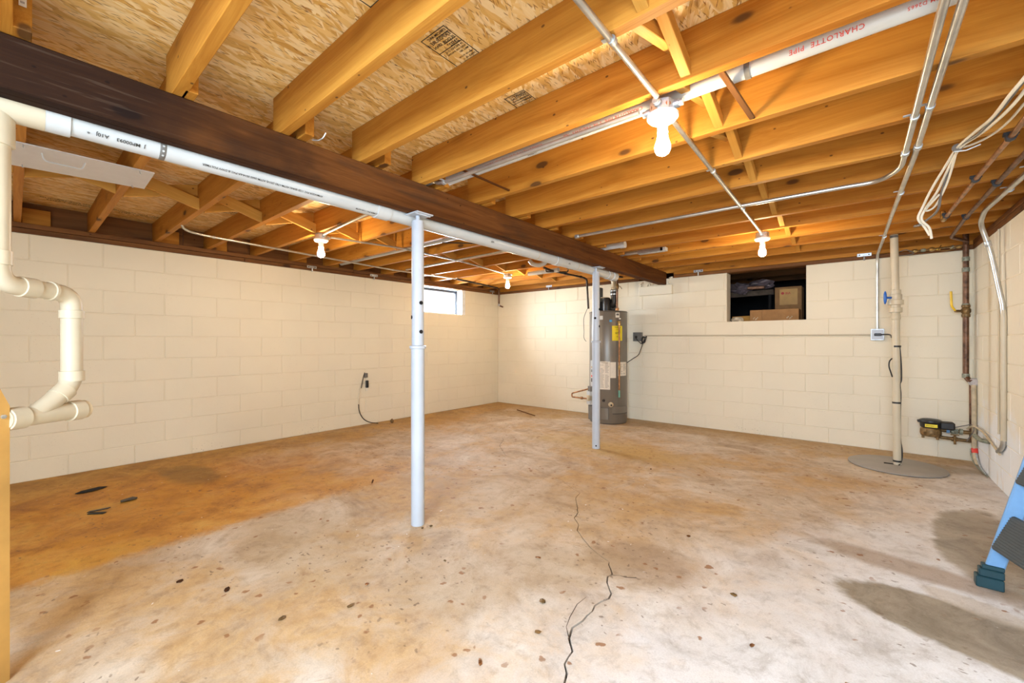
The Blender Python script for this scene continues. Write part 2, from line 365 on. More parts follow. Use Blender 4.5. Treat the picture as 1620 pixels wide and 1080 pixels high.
def ptube(name, pts, r, mat, parent, rad=0.0, seg=12):
    bm = bmesh.new(); tube(bm, pts, r, rad, seg); return link(name, bm, mat, parent, True)
def plathe(name, prof, base, axis, mat, parent, seg=24):
    bm = bmesh.new(); lathe(bm, prof, base, axis, seg); return link(name, bm, mat, parent, True)
def lump(bm, c, size, seed=0, sub=2, rough=.25):
    rr = random.Random(seed)
    r = bmesh.ops.create_icosphere(bm, subdivisions=sub, radius=1.0)
    for v in r['verts']:
        k = 1 + rr.uniform(-rough, rough); v.co = Vector((v.co.x * size[0] * k, v.co.y * size[1] * k, v.co.z * size[2] * k)) + Vector(c)
def stick(name, p0, p1, w_, h_, mat, parent, up=(0, 0, 1), bev=.002, cut=None):
    """a straight piece of lumber: long axis local X, so the grain follows it"""
    p0 = Vector(p0); p1 = Vector(p1); d = p1 - p0; L = d.length; x = d.normalized(); z = Vector(up); z = (z - x * z.dot(x)).normalized(); y = z.cross(x)
    bm = bmesh.new(); box(bm, (-L / 2, -w_ / 2, -h_ / 2), (L / 2, w_ / 2, h_ / 2), bev)
    if cut:
        for v in bm.verts:                              # plumb-cut ends against the joist faces
            q = (p0 + p1) / 2 + x * v.co.x + y * v.co.y + z * v.co.z
            t_ = cut[0] if v.co.x < 0 else cut[1]
            if abs(x.y) > .1: v.co.x += (t_ - q.y) / x.y
    bmesh.ops.recalc_face_normals(bm, faces=bm.faces)
    me = bpy.data.meshes.new(name); bm.to_mesh(me); bm.free(); me.materials.append(mat)
    o = bpy.data.objects.new(name, me); COL.objects.link(o)
    m = Matrix((x, y, z)).transposed().to_4x4(); m.translation = (p0 + p1) / 2
    if parent is not None: o.parent = parent; o.matrix_parent_inverse = Matrix.Translation(world_loc(parent)).inverted()
    o.matrix_basis = m; return o
def text(name, body, size, origin, xaxis, up, mat, parent, align='LEFT', spacing=1.0):
    c = bpy.data.curves.new(name, 'FONT'); c.body = body; c.size = size; c.resolution_u = 2; c.align_x = align; c.space_character = spacing; c.offset = size * .012
    t = bpy.data.objects.new(name, c); COL.objects.link(t); dg = bpy.context.evaluated_depsgraph_get(); me = bpy.data.meshes.new_from_object(t.evaluated_get(dg))
    bpy.data.objects.remove(t); me.materials.clear(); me.materials.append(mat); me.name = name
    x = Vector(xaxis).normalized(); y = Vector(up); y = (y - x * y.dot(x)).normalized(); z = x.cross(y)
    m = Matrix((x, y, z)).transposed().to_4x4(); m.translation = Vector(origin)
    o = bpy.data.objects.new(name, me); COL.objects.link(o)
    if parent is not None: o.parent = parent; o.matrix_parent_inverse = Matrix.Translation(world_loc(parent)).inverted()
    o.matrix_basis = m; return o

# ------------------------------------------------------------------ room dimensions
XL, XR, YB, YF = -5.153, .845, 5.788, -1.9
H = 2.0; JB = 2.085; JT = 2.27

# ------------------------------------------------------------------ floor: one slab with a real crack running through it
crack = [(-.60, YF), (-.62, -.6), (-.66, .2), (-.70, .8), (-.745, 1.167), (-.759, 1.206), (-.789, 1.235), (-.798, 1.305), (-.843, 1.353), (-.864, 1.412), (-.853, 1.474), (-.852, 1.551), (-.863, 1.591), (-.839, 1.674), (-.847, 1.713), (-.903, 1.783), (-.921, 1.824), (-.915, 1.862), (-.967, 1.929), (-.976, 1.954),
         (-1.049, 1.983), (-1.131, 2.029), (-1.209, 2.088), (-1.287, 2.157), (-1.32, 2.231), (-1.394, 2.3), (-1.42, 2.39), (-1.481, 2.481), (-1.566, 2.606), (-1.587, 2.703), (-1.731, 2.776), (-1.848, 2.859), (-2.105, 2.921), (-2.385, 3.048), (-2.676, 3.119), (-2.984, 3.373), (-3.137, 3.623), (-3.265, 3.725)]
fine_crack = [crack[0]]
for a_, b_ in zip(crack, crack[1:]):
    n_ = max(1, int(math.hypot(b_[0] - a_[0], b_[1] - a_[1]) / .035)) if a_[1] > .7 else 1
    for k in range(1, n_ + 1):
        fx_ = a_[0] + (b_[0] - a_[0]) * k / n_; fy_ = a_[1] + (b_[1] - a_[1]) * k / n_
        if k < n_: fx_ += random.uniform(-.004, .004)
        if fy_ > fine_crack[-1][1] + .004: fine_crack.append((fx_, fy_))
crack = fine_crack
def cw(y):   # half width of the crack
    return .0001 if y > 3.7 else .0016 if y > 2.75 else (.0024 if y > 1.95 else .0036)
bm = bmesh.new()
def side_of(i, sgn):
    a_ = Vector(crack[max(i - 1, 0)]); b_ = Vector(crack[min(i + 1, len(crack) - 1)]); d_ = (b_ - a_).normalized(); p_ = Vector(crack[i]) + Vector((-d_.y, d_.x)) * sgn * cw(crack[i][1]) * (.6 + .8 * random.random()); return bm.verts.new((p_.x, p_.y, 0))
Lp = [side_of(i, 1) for i in range(len(crack))]; Rp = [side_of(i, -1) for i in range(len(crack))]
yend = YB + .15
for col_, edge_x in ((Lp, XL - .15), (Rp, XR + .15)):
    ev = [bm.verts.new((edge_x, v.co.y, 0)) for v in col_]
    for k in range(len(col_) - 1): bm.faces.new((col_[k], col_[k + 1], ev[k + 1], ev[k]))
    far = bm.verts.new((edge_x, yend, 0)); col_.append(bm.verts.new((-3.30, yend, 0)) if col_ is Lp else Lp[-1])
    bm.faces.new((col_[-2], col_[-1], far, ev[-1]))
tipf = bm.faces.new((Lp[-2], Lp[-1], Rp[-2])); Lp.pop(); Rp.pop()
for side in (Lp, Rp):
    low = [bm.verts.new((v.co.x, v.co.y, -.03)) for v in side]
    for i in range(len(side) - 1): bm.faces.new((side[i], side[i + 1], low[i + 1], low[i]))
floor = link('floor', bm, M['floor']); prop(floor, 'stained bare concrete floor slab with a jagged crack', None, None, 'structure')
pbox('sub_base', (XL - .15, YF, -.06), (XR + .15, YB + .15, -.031), M['under'], floor)
# fine branch cracks as narrow grooves' dirt lines, plus short side crack
def strip(name, pts, wid, mat, parent, z=.0006):
    bm = bmesh.new(); P = [Vector((x, y, z)) for x, y in pts]; a = []; b = []
    for i, p in enumerate(P):
        d = (P[min(i + 1, len(P) - 1)] - P[max(i - 1, 0)]).normalized(); n_ = Vector((-d.y, d.x, 0)) * wid * (.5 + random.random()) / 2
        a.append(bm.verts.new(p + n_)); b.append(bm.verts.new(p - n_))
    for i in range(len(P) - 1): bm.faces.new((a[i], a[i + 1], b[i + 1], b[i]))
    return link(name, bm, mat, parent)
strip('side_crack', [(-.913, 1.850), (-.88, 1.872), (-.85, 1.878), (-.81, 1.905)], .005, M['under'], floor)
strip('side_crack', [(-.843, 1.353), (-.885, 1.40), (-.905, 1.46), (-.925, 1.55), (-.92, 1.62)], .003, M['under'], floor)

# ------------------------------------------------------------------ block walls
def block_mesh(L, hgt, depth, mat='wall'):
    """a painted concrete block: face at local y=0, eased edges"""
    bm = bmesh.new(); e = .004; dd = .004
    def ring(x0, x1, z0, z1, y): return [bm.verts.new(v) for v in ((x0, y, z0), (x1, y, z0), (x1, y, z1), (x0, y, z1))]
    f = ring(e, L - e, e, hgt - e, 0); m_ = ring(0, L, 0, hgt, dd); k = ring(0, L, 0, hgt, depth)
    bm.faces.new(f)
    for p, q in ((f, m_), (m_, k)):
        for i in range(4): bm.faces.new((p[i], p[(i + 1) % 4], q[(i + 1) % 4], q[i]))
    bmesh.ops.recalc_face_normals(bm, faces=bm.faces)
    me = bpy.data.meshes.new('concrete_block'); bm.to_mesh(me); bm.free(); me.materials.append(M[mat]); return me
cache = {}
rows = [(2.0, 1.79), (1.79, 1.586), (1.586, 1.381), (1.381, 1.177), (1.177, .967), (.967, .762), (.762, .556), (.556, .366), (.366, .168), (.168, 0)]
def wall_blocks(parent, along, u0, u1, offs, place, holes):
    gap = .0035
    for ri, (zt, zb) in enumerate(rows):
        step = .4265; s = offs[ri % 2]; k = math.floor((u0 - s) / step); u = s + k * step
        while u < u1:
            spans = [(max(u, u0), min(u + step, u1))]
            for (ha, hb, hz0, hz1) in holes:
                if zb < hz1 - .02 and zt > hz0 + .02:
                    ns = []
                    for a, b in spans:
                        if b <= ha or a >= hb: ns.append((a, b)); continue
                        if a < ha: ns.append((a, ha))
                        if b > hb: ns.append((hb, b))
                    spans = ns
            for a, b in spans:
                L = round(b - a, 3)
                if L < .03: continue
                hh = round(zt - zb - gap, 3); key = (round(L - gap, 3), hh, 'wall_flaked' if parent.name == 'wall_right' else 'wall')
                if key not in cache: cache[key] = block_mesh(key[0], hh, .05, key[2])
                o = bpy.data.objects.new('concrete_block', cache[key]); COL.objects.link(o); o.parent = parent
                j = random.uniform(-.0012, .0012); place(o, a + gap / 2, zb + gap / 2, j, L)
            u += step
def wall_core(name, faces, label):
    bm = bmesh.new()
    for a, b in faces: box(bm, a, b)
    return prop(link(name, bm, M['mortar']), label, None, None, 'structure')
WY0, WY1, WZ0 = 4.02, 4.944, 1.574      # window in the left wall
OX0, OX1, OZ0 = -1.275, -.445, 1.381    # opening in the back wall
# mortar bed lies 2.5 mm behind the block faces
m = .0036
wl = wall_core('wall_left', [((XL - .20, YF, 0), (XL - m, WY0, H)), ((XL - .20, WY1, 0), (XL - m, YB + .2, H)), ((XL - .20, WY0, 0), (XL - m, WY1, WZ0))], 'cream painted concrete block wall with the small window')
wb = wall_core('wall_back', [((XL - .2, YB + m, 0), (OX0, YB + .2, H)), ((OX1, YB + m, 0), (XR + .2, YB + .2, H)), ((OX0, YB + m, 0), (OX1, YB + .2, OZ0))], 'cream painted concrete block wall behind the water heater')
wr = wall_core('wall_right', [((XR + m, YF, 0), (XR + .2, YB, H))], 'cream painted concrete block wall at the right edge')
wf = wall_core('wall_front', [((XL - .2, YF - .2, 0), (-1.0, YF, H)), ((.80, YF - .2, 0), (XR + .2, YF, H)), ((-1.0, YF - .2, 1.98), (.80, YF, H))], 'cream block wall behind the viewer with an added wide opening')
def pl_left(o, u, z, j, L): o.location = (XL + j, u + L - .0035, z); o.rotation_euler = (0, 0, 0); o.matrix_basis = Matrix.Translation((XL + j, u, z)) @ Matrix.Rotation(PI / 2, 4, 'Z')
def pl_back(o, u, z, j, L): o.matrix_basis = Matrix.Translation((u, YB + j, z))
def pl_right(o, u, z, j, L): o.matrix_basis = Matrix.Translation((XR + j, u + L - .0035, z)) @ Matrix.Rotation(-PI / 2, 4, 'Z')
wall_blocks(wl, 'y', -.75, YB - .003, (.0835, .2965), pl_left, [(WY0, WY1, WZ0, 2.01)])
wall_blocks(wb, 'x', XL + .003, XR - .003, (-.0265, .187), pl_back, [(OX0, OX1, OZ0, 2.01)])
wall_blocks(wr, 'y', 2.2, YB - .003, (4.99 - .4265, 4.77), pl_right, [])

# window_1 in the left wall
win = bpy.data.objects.new('window_1', None); COL.objects.link(win); win.location = (XL - .16, (WY0 + WY1) / 2, WZ0); prop(win, 'small bright basement hopper window in a dark frame', None, None, 'structure')
fx0, fx1 = XL - .175, XL - .125
for a, b in (((fx0, WY0, WZ0 + .008), (fx1, WY1 - .075, WZ0 + .030)), ((fx0, WY0, H - .045), (fx1, WY1 - .075, H - .008)), ((fx0, WY0, WZ0 + .01), (fx1, WY0 + .03, H - .01)), ((fx0, WY1 - .105, WZ0 + .01), (fx1, WY1 - .075, H - .01))):
    pbox('window_frame', a, b, M['frame'], win, .003)
pbox('window_glass', (XL - .153, WY0 + .03, WZ0 + .03), (XL - .149, WY1 - .105, H - .045), M['glass'], win)
pbox('sash_strip', (XL - .147, WY0 + .03, WZ0 + .03), (XL - .140, WY1 - .105, WZ0 + .040), M['reveal'], win)
pbox('sash_strip', (XL - .147, WY0 + .03, H - .060), (XL - .140, WY1 - .105, H - .045), M['reveal'], win)
pbox('sash_strip', (XL - .147, WY1 - .118, WZ0 + .03), (XL - .140, WY1 - .105, H - .045), M['reveal'], win)
pbox('window_reveal', (XL - .20, WY1 - .075, WZ0), (XL - .002, WY1, H), M['reveal'], win)
pbox('window_reveal', (XL - .20, WY0, WZ0 - .001), (XL - .002, WY1 - .075, WZ0 + .008), M['reveal'], win)
# what stands outside the window: a pale window well with two timbers
well = thing('window_well', 'pale sunlit window well seen through the small window', 'window well', (XL - .75, 4.5, 1.45)); 
bm = bmesh.new()
for i in range(13):
    a0 = -PI / 2 + PI * i / 12
    pass
seg = [(XL - .25 - .55 * math.cos(-PI / 2 + PI * i / 16), 4.5 + .75 * math.sin(-PI / 2 + PI * i / 16)) for i in range(17)]
lowv = [bm.verts.new((x, y, 1.40)) for x, y in seg]; hiv = [bm.verts.new((x, y, 1.86)) for x, y in seg]
lo2 = [bm.verts.new((x - .012, y, 1.40)) for x, y in seg]; hi2 = [bm.verts.new((x - .012, y, 1.86)) for x, y in seg]
for i in range(16):
    bm.faces.new((lowv[i], lowv[i + 1], hiv[i + 1], hiv[i])); bm.faces.new((lo2[i], lo2[i + 1], hi2[i + 1], hi2[i])); bm.faces.new((hiv[i], hiv[i + 1], hi2[i + 1], hi2[i]))
link('well_wall', bm, M['reveal'], well, True)
pbox('well_gravel', (XL - .82, 3.75, 1.36), (XL - .21, 5.25, 1.42), M['styro'], well)
stick('well_timber', (XL - .62, 4.05, 1.80), (XL - .60, 4.75, 1.78), .03, .03, M['greybox'], well)
stick('well_timber', (XL - .60, 4.15, 1.60), (XL - .58, 4.62, 1.56), .03, .03, M['greybox'], well)

# ------------------------------------------------------------------ ceiling: subfloor panels, joists, bridging, sill and rim boards
bm = bmesh.new(); box(bm, (XL - .35, YF - .3, JT + .020), (XR + .35, YB + .35, JT + .05))
ceil = prop(link('ceiling', bm, M['osb']), 'open wooden floor framing overhead with strand board subfloor', None, None, 'structure')
xs = [XL - .3, -5.12, -3.90, -2.68, -1.4625, -.24, .98, XR + .33]
for i in range(len(xs) - 1):
    y = -2.2 + (i % 2) * -1.22 + .62
    while y < YB + .3:
        a = max(y, YF - .25); b = min(y + 2.44, YB + .33)
        if b > a + .05:
            bm = bmesh.new(); box(bm, (xs[i] + .002, a + .002, JT), (xs[i + 1] - .002, b - .002, JT + .019), .0015)
            link('subfloor_panel', bm, M['osb'], ceil)
        y += 2.44
Lfar = [-.82, -.39, .04, .46, .90, 1.31, 1.74, 2.15, 2.565, 2.985, 3.40, 3.855, 4.305, 4.72, 5.14, 5.52]
Rfar = [-.86, -.43, .0, .43, .82, 1.215, 1.61, 2.08, 2.49, 2.895, 3.32, 3.74, 4.16, 4.585, 5.01, 5.42]
JW = .041
for y in Lfar: stick('floor_joist', (XL - .09, y - JW / 2, (JB + JT) / 2), (-1.955 + random.uniform(-.02, .02), y - JW / 2 + random.uniform(-.003, .003), (JB + JT) / 2), JW, JT - JB - .001, M['joist'], ceil)
for y in Rfar: stick('floor_joist', (-2.115 + random.uniform(-.012, .012), y - JW / 2, (JB + JT) / 2), (XR + .10, y - JW / 2, (JB + JT) / 2), JW, JT - JB - .001, M['joist'], ceil)
# rim boards and sill plates
for y0, y1 in ((-1.9, 1.1), (1.1, 4.3), (4.3, YB + .13)): stick('rim_joist', (XL - .115, y0, (JB + JT) / 2), (XL - .115, y1 - .003, (JB + JT) / 2), .04, JT - JB - .002, M['sill'], ceil)
for x0, x1 in ((XL - .13, -2.2), (-2.2, XR + .13)): stick('rim_joist', (x0, YB + .09, (JB + JT) / 2), (x1 - .003, YB + .09, (JB + JT) / 2), .04, JT - JB - .002, M['joist'], ceil)
stick('rim_joist', (XR + .125, YF, (JB + JT) / 2), (XR + .125, YB + .05, (JB + JT) / 2), .04, JT - JB - .002, M['sill'], ceil)
for z0 in (2.002, 2.045):
    brk = 1.62 if z0 < 2.02 else 2.9
    for y0, y1 in ((YF, brk), (brk, YB + .14)): stick('sill_plate', (XL - .067, y0, z0 + .02), (XL - .067, y1 - .004, z0 + .02), .14, .039, M['sill'], ceil)
    for x0, x1 in ((XL + .006, -2.42), (-1.93, XR - .0)): stick('sill_plate', (x0, YB + .067, z0 + .02), (x1, YB + .067, z0 + .02), .14, .039, M['sill'] if z0 < 2.02 else M['joist'], ceil)
    stick('sill_plate', (XR + .067, YF, z0 + .02), (XR + .067, YB + .14, z0 + .02), .14, .039, M['sill'], ceil)
# short blocking pieces seen between joists by the left wall
for i, y in enumerate(Lfar[2:-1]):
    if i % 3 != 1: stick('blocking', (XL - .075, y + .004, JB + .07), (XL - .075, y + .16, JB + .07), .035, .13, M['joist'], ceil)
# cross bridging: two sticks per bay
def bridging(fars, xc, bw, bh, skip=()):
    for i, (a, b) in enumerate(zip(fars, fars[1:])):
        if i in skip: continue
        y0, y1 = a, b - JW
        stick('bridging_brace', (xc, y0, JT - .040), (xc, y1, JB + .036), bw, bh, M['brace'], ceil, up=(0, .5, 1), cut=(y0 + .0005, y1 - .0005))
        stick('bridging_brace', (xc - .045, y0, JB + .036), (xc - .045, y1, JT - .040), bw, bh, M['brace'], ceil, up=(0, -.5, 1), cut=(y0 + .0005, y1 - .0005))
bridging(Rfar, -.48, .036, .050); bridging(Lfar, -3.66, .022, .080)
# grade stamps printed on the subfloor panels
def stamp(x0, y0, wx, wy, lines):
    s = M['ink']; z = JT - .0012
    bm = bmesh.new(); t_ = .003
    for a, b in (((x0, y0), (x0 + wx, y0 + t_)), ((x0, y0 + wy - t_), (x0 + wx, y0 + wy)), ((x0, y0), (x0 + t_, y0 + wy)), ((x0 + wx - t_, y0), (x0 + wx, y0 + wy)), ((x0, y0 + wy * .42), (x0 + wx, y0 + wy * .42 + t_)), ((x0 + wx * .45, y0 + wy * .12), (x0 + wx * .95, y0 + wy * .12 + t_)), ((x0 + wx * .45, y0 + wy * .30), (x0 + wx * .95, y0 + wy * .30 + t_))):
        box(bm, (*a, z - .0004), (*b, z))
    link('stamp_border', bm, s, ceil)
    # lettering reads with its top toward the joist on the left: along +x seen from below, rows stepping along +y
    yy = y0
    for body, sz, adv in lines:
        yy += adv; text('printed_text', body, sz, (x0 + wx * .94, yy, z - .0008), (-1, 0, 0), (0, -1, 0), s, ceil)
L1 = [('E98-OM-4AC', .017, .020), ('EXPOSURE 1', .022, .024), ('FLOOR SPAN', .019, .021), ('23/32"', .022, .024), ('24 INCHES O.C.', .014, .018), ('SIZED FOR SPACING', .011, .015), ('MILL 381', .013, .015), ('NER 108  PS 2-04', .010, .022), ('WALL-16  1', .013, .016), ('STRENGTH AXIS', .010, .013), ('THIS DIRECTION', .009, .012)]
stamp(-1.275, .990, .13, .215, L1)
stamp(-1.275, 1.476, .115, .15, [(a, b * .85, c * .8) for a, b, c in L1[:7]])
stamp(-1.276, .60, .13, .18, [(a, b * .9, c * .9) for a, b, c in L1[:8]])
for (x, y) in ((-5.0, .10), (-5.0, .52), (-4.3, .93), (-4.2, 1.34)):
    for k_, b_ in enumerate(('EXPOSURE 1 23/32', 'SIZED FOR SPACING')):
        text('printed_text', b_, .036, (x + k_ * .055, y + .36, JT - .0020), (0, -1, 0), (1, 0, 0), M['ink'], ceil)
# paper tags, staples and wood shims caught between joists
pbox('lumber_tag', (-1.9535, .010, 2.150), (-1.9525, .026, 2.175), M['label'], ceil)
text('printed_text', 'IIII', .009, (-1.9515, .013, 2.158), (0, 1, 0), (0, 0, 1), M['ink'], ceil)
stick('wood_shim', (-.372, 1.612, 2.092), (-.346, 2.037, 2.092), .022, .010, M['sill'], ceil)
stick('wood_shim', (-1.716, 1.615, 2.10), (-1.717, 2.037, 2.10), .014, .010, M['beam'], ceil)
# knots and torn dark patch are left to the lumber; a bent steel staple below one joist end
ptube('bent_nail', [(-1.97, .90, 2.078), (-1.94, .915, 2.072), (-1.915, .925, 2.08), (-1.90, .93, 2.10)], .003, M['zinc'], ceil, .01, 6)

# ------------------------------------------------------------------ main beam with its bearing block
BX0, BX1, BB, BT = -2.125, -2.022, 1.914, JB - .001
beam = thing('main_beam', 'long dark brown wooden beam carrying the joists over the two posts', 'beam', (-2.07, 2.6, BB))
bm = bmesh.new(); L = YB - .05 + 1.6
bmesh.ops.create_grid(bm, x_segments=60, y_segments=1, size=.5); bm.free()
stick('beam_ply', (BX1 - .0255, -1.6, (BB + BT) / 2), (BX1 - .0255, YB - .02, (BB + BT) / 2), .051, BT - BB, M['beam'], beam, bev=.005)
stick('beam_ply', (BX0 + .0255, -1.6, (BB + BT) / 2 + .001), (BX0 + .0255, YB - .04, (BB + BT) / 2 + .001), .051, BT - BB - .003, M['beam'], beam, bev=.005)
pb = thing('bearing_block', 'cream painted block pad set proud of the wall under the beam end', 'block', (-2.18, YB, 1.79))
pbox('pad', (-2.414, YB - .045, 1.782), (-1.94, YB + .10, 1.908), M['wall'], pb, .006)
bm = bmesh.new()
for i in range(30):
    x = -2.41 + .47 * random.random()
    if -2.14 < x < -2.0: continue
    lump(bm, (x, YB + .0 + .03 * random.random(), 1.925 + random.uniform(0, .09) * (1 if x > -2.01 else .7)), (.022, .02, .018), i, 1, .35)
link('mortar_crumbs', bm, M['wall'], pb)['kind'] = 'stuff'

# ------------------------------------------------------------------ adjustable steel posts
def post(x, y, label, holes, zc, h2):
    t = thing('steel_post', label, 'post', (x, y, 0), 'adjustable steel posts under the beam')
    plathe('lower_tube', [(.041, 0), (.041, zc)], (x, y, .001), (0, 0, 1), M['gwhite'], t, 40)
    plathe('collar', [(.041, -.012), (.050, -.010), (.051, .006), (.041, .010)], (x, y, zc), (0, 0, 1), M['gwhite'], t, 40)
    plathe('upper_tube', [(.0375, 0), (.0375, h2 - zc - .008), (.035, h2 - zc)], (x, y, zc + .006), (0, 0, 1), M['gwhite'], t, 40)
    for (ang, z) in holes:
        d = Vector((math.cos(ang), math.sin(ang), 0)); b = Vector((x, y, z)) + d * .0352
        plathe('pin_hole', [(.012, 0), (.012, .0045)], b, d, M['dark'], t, 16)
    plathe('jack_screw', [(.0125, 0), (.0125, BB - .012 - h2)], (x, y, h2 + .006), (0, 0, 1), M['gwhite'], t, 16)
    bm = bmesh.new(); box(bm, (x - .075, y - .062, BB - .008), (x + .075, y + .062, BB - .001), .002)
    for sx in (-1, 1): box(bm, (x + sx * .050 - .004, y - .055, BB - .014), (x + sx * .050 + .004, y + .055, BB - .008))
    link('top_plate', bm, M['gwhite'], t)
    for sx in (-1, 1):
        for sy in (-1, 1): plathe('nail_head', [(.005, 0), (.005, .0025)], (x + sx * .06, y + sy * .035, BB - .0115), (0, 0, 1), M['zinc'], t, 8)
    return t
toc = math.atan2(-1.6, 2.09)
p1 = post(-2.09, 1.601, 'nearer white steel post with a round collar, standing in the middle of the floor', [(toc + .55, 1.367), (toc - 1.35, 1.279), (toc + .55, 1.19)], 1.096, 1.868)
toc2 = math.atan2(-3.95, 2.125)
post(-2.125, 3.948, 'farther white steel post standing in front of the grey water heater', [(toc2 - .25, 1.376), (toc2 + 1.15, 1.47), (toc2 + 1.15, 1.29)], 1.130, 1.862)
plathe('base_hole', [(.008, 0), (.008, .002)], Vector((-2.125, 3.948, .035)) + Vector((math.cos(toc2), math.sin(toc2), 0)) * .0405, (math.cos(toc2), math.sin(toc2), 0), M['dark'], bpy.data.objects['steel_post.001'], 14)

# ------------------------------------------------------------------ light fixtures
def light_fixture(x, y, label, arms):
    t = thing('light_fixture', label, 'light', (x, y, JB), 'bare bulb ceiling lights')
    bm = bmesh.new(); lathe(bm, [(.052, 0), (.052, .044)], (x, y, 2.040), (0, 0, 1), 8); link('junction_box', bm, M['zinc'], t)
    for a in arms:
        d = Vector((math.cos(a), math.sin(a), 0)); plathe('connector', [(.016, 0), (.016, .020), (.013, .021), (.013, .034)], Vector((x, y, 2.066)) + d * .046, d, M['zinc'], t, 12)
        plathe('knockout', [(.010, 0), (.010, .0025)], Vector((x, y, 2.062)) + Vector((math.cos(a + .785), math.sin(a + .785), 0)) * .0475, (math.cos(a + .785), math.sin(a + .785), 0), M['copper'], t, 12)
    plathe('lampholder', [(.028, -.024), (.050, -.022), (.060, -.012), (.061, 0)], (x, y, 2.039), (0, 0, 1), M['porcelain'], t, 32)
    plathe('socket', [(.021, -.048), (.022, 0)], (x, y, 2.018), (0, 0, 1), M['porcelain'], t, 24)
    plathe('light_bulb', [(.0185, .004), (.0195, -.012), (.0225, -.028), (.0275, -.043), (.031, -.058), (.030, -.070), (.024, -.083), (.014, -.090), (.004, -.0925)], (x, y, 1.970), (0, 0, 1), M['bulb'], t, 24)
    bm = bmesh.new()
    for k in range(9): bmesh.ops.create_icosphere(bm, subdivisions=1, radius=.0018, matrix=Matrix.Translation((x + .025, y - .024, 2.014 - k * .0052)))
    link('pull_chain', bm, M['brass'], t); return t
light_fixture(-.601, 1.670, 'nearest bare bulb light, where steel conduits cross overhead', [PI / 2, -PI / 2, PI, 0])
light_fixture(-.640, 4.216, 'bare bulb light above the dark opening in the back wall', [-PI / 2])
light_fixture(-3.671, 1.753, 'bare bulb light left of the nearer post, hung by the left joists', [0, PI / 2, PI])
light_fixture(-3.784, 4.452, 'bare bulb light between the window and the water heater', [-PI / 2, 0])
# ------------------------------------------------------------------ conduits
def strap(pts, parent, mat='zinc', r=.011, axis='y'):
    for p in pts:
        x, y, z = p
        bm = bmesh.new()
        if axis == 'y': lathe(bm, [(r + .003, -.009), (r + .003, .009)], (x, y, z), (0, 1, 0), 12); box(bm, (x - r - .024, y - .008, z + r - .002), (x - r + .002, y + .008, z + r + .001))
        elif axis == 'x': lathe(bm, [(r + .003, -.009), (r + .003, .009)], (x, y, z), (1, 0, 0), 12); box(bm, (x - .008, y - r - .022, z + r - .002), (x + .008, y - r + .002, z + r + .001))
        else: lathe(bm, [(r + .003, -.009), (r + .003, .009)], (x, y, z), (0, 0, 1), 12)
        link('strap', bm, M[mat], parent, True)
CZ = 2.0725
def conduit(label, pts, r=.0108, mat='emt', rad=.06, straps=(), axis='y', name='conduit', cat='conduit', coup=()):
    mid = Vector(pts[0]); t = thing(name, label, cat, mid)
    ptube('pipe_run', pts, r, M[mat], t, rad, 14); strap(straps, t, 'zinc', r, axis)
    for p, ax in coup:
        plathe('coupling', [(r + .003, -.02), (r + .0045, -.017), (r + .0045, .017), (r + .003, .02)], p, ax, M['zinc'], t, 14)
    return t
conduit('steel conduit coming from over the viewer to the nearest bulb', [(-.588, -1.85, CZ), (-.592, 1.58, CZ)], straps=[(-.589, 1.20, CZ)])
conduit('steel conduit between the nearest bulb and the back right bulb', [(-.603, 1.76, CZ), (-.637, 4.125, CZ)], straps=[(-.612, 2.48, CZ), (-.62, 3.31, CZ)])
conduit('steel conduit running over the dark beam between two bulbs', [(-.69, 1.648, CZ), (-1.80, 1.632, CZ), (-1.93, 1.632, CZ + .004), (-1.99, 1.655, 2.112), (-2.55, 1.668, 2.112), (-2.68, 1.668, 2.075), (-3.60, 1.742, CZ)], rad=.04, axis='x', straps=[(-1.88, 1.634, CZ)])
conduit('steel conduit from the left bulb to the bulb near the heater', [(-3.662, 1.84, CZ), (-3.54, 2.5, CZ), (-3.585, 3.42, CZ), (-3.76, 4.36, CZ)], r=.0095, straps=[(-3.536, 2.56, CZ), (-3.60, 3.50, CZ)])
conduit('thin steel conduit along the left wall ending at a dark iron pipe', [(-4.05, .87, 2.13), (-4.22, .868, 2.10), (-4.40, .93, 2.075), (-4.462, 1.10, CZ), (-4.56, 1.95, CZ), (-4.70, 3.2, CZ), (-4.64, 4.25, CZ)], r=.010, rad=.10, straps=[(-4.47, 1.16, CZ), (-4.70, 3.20, CZ)])
conduit('galvanized conduit of the pair that turns left along a joist', [(.188, -1.8, CZ), (.186, 3.09, CZ), (.10, 3.262, CZ), (-.05, 3.245, CZ), (-.5, 3.235, CZ), (-1.94, 3.235, CZ)], r=.0125, rad=.09, straps=[(.187, 2.42, CZ), (.187, 1.60, CZ)], coup=[((.186, 2.86, CZ), (0, 1, 0)), ((-1.93, 3.235, CZ), (1, 0, 0))])
conduit('galvanized conduit of the pair that runs on down the back wall', [(.228, -1.8, CZ), (.226, 2.9, CZ), (.20, 4.2, CZ), (.180, 5.55, CZ), (.165, 5.745, 2.03), (.165, 5.772, 1.95), (.165, 5.772, 1.262)], r=.0125, rad=.07, straps=[(.226, 2.35, CZ), (.216, 3.6, CZ), (.19, 5.0, CZ)], coup=[((.227, 2.80, CZ), (0, 1, 0))])
conduit('cream painted thin conduit running level across the back wall', [(.108, 5.777, 1.200), (-1.1, 5.777, 1.205), (-2.335, 5.777, 1.213)], r=.0085, mat='pvc_cream', rad=0, axis='x')
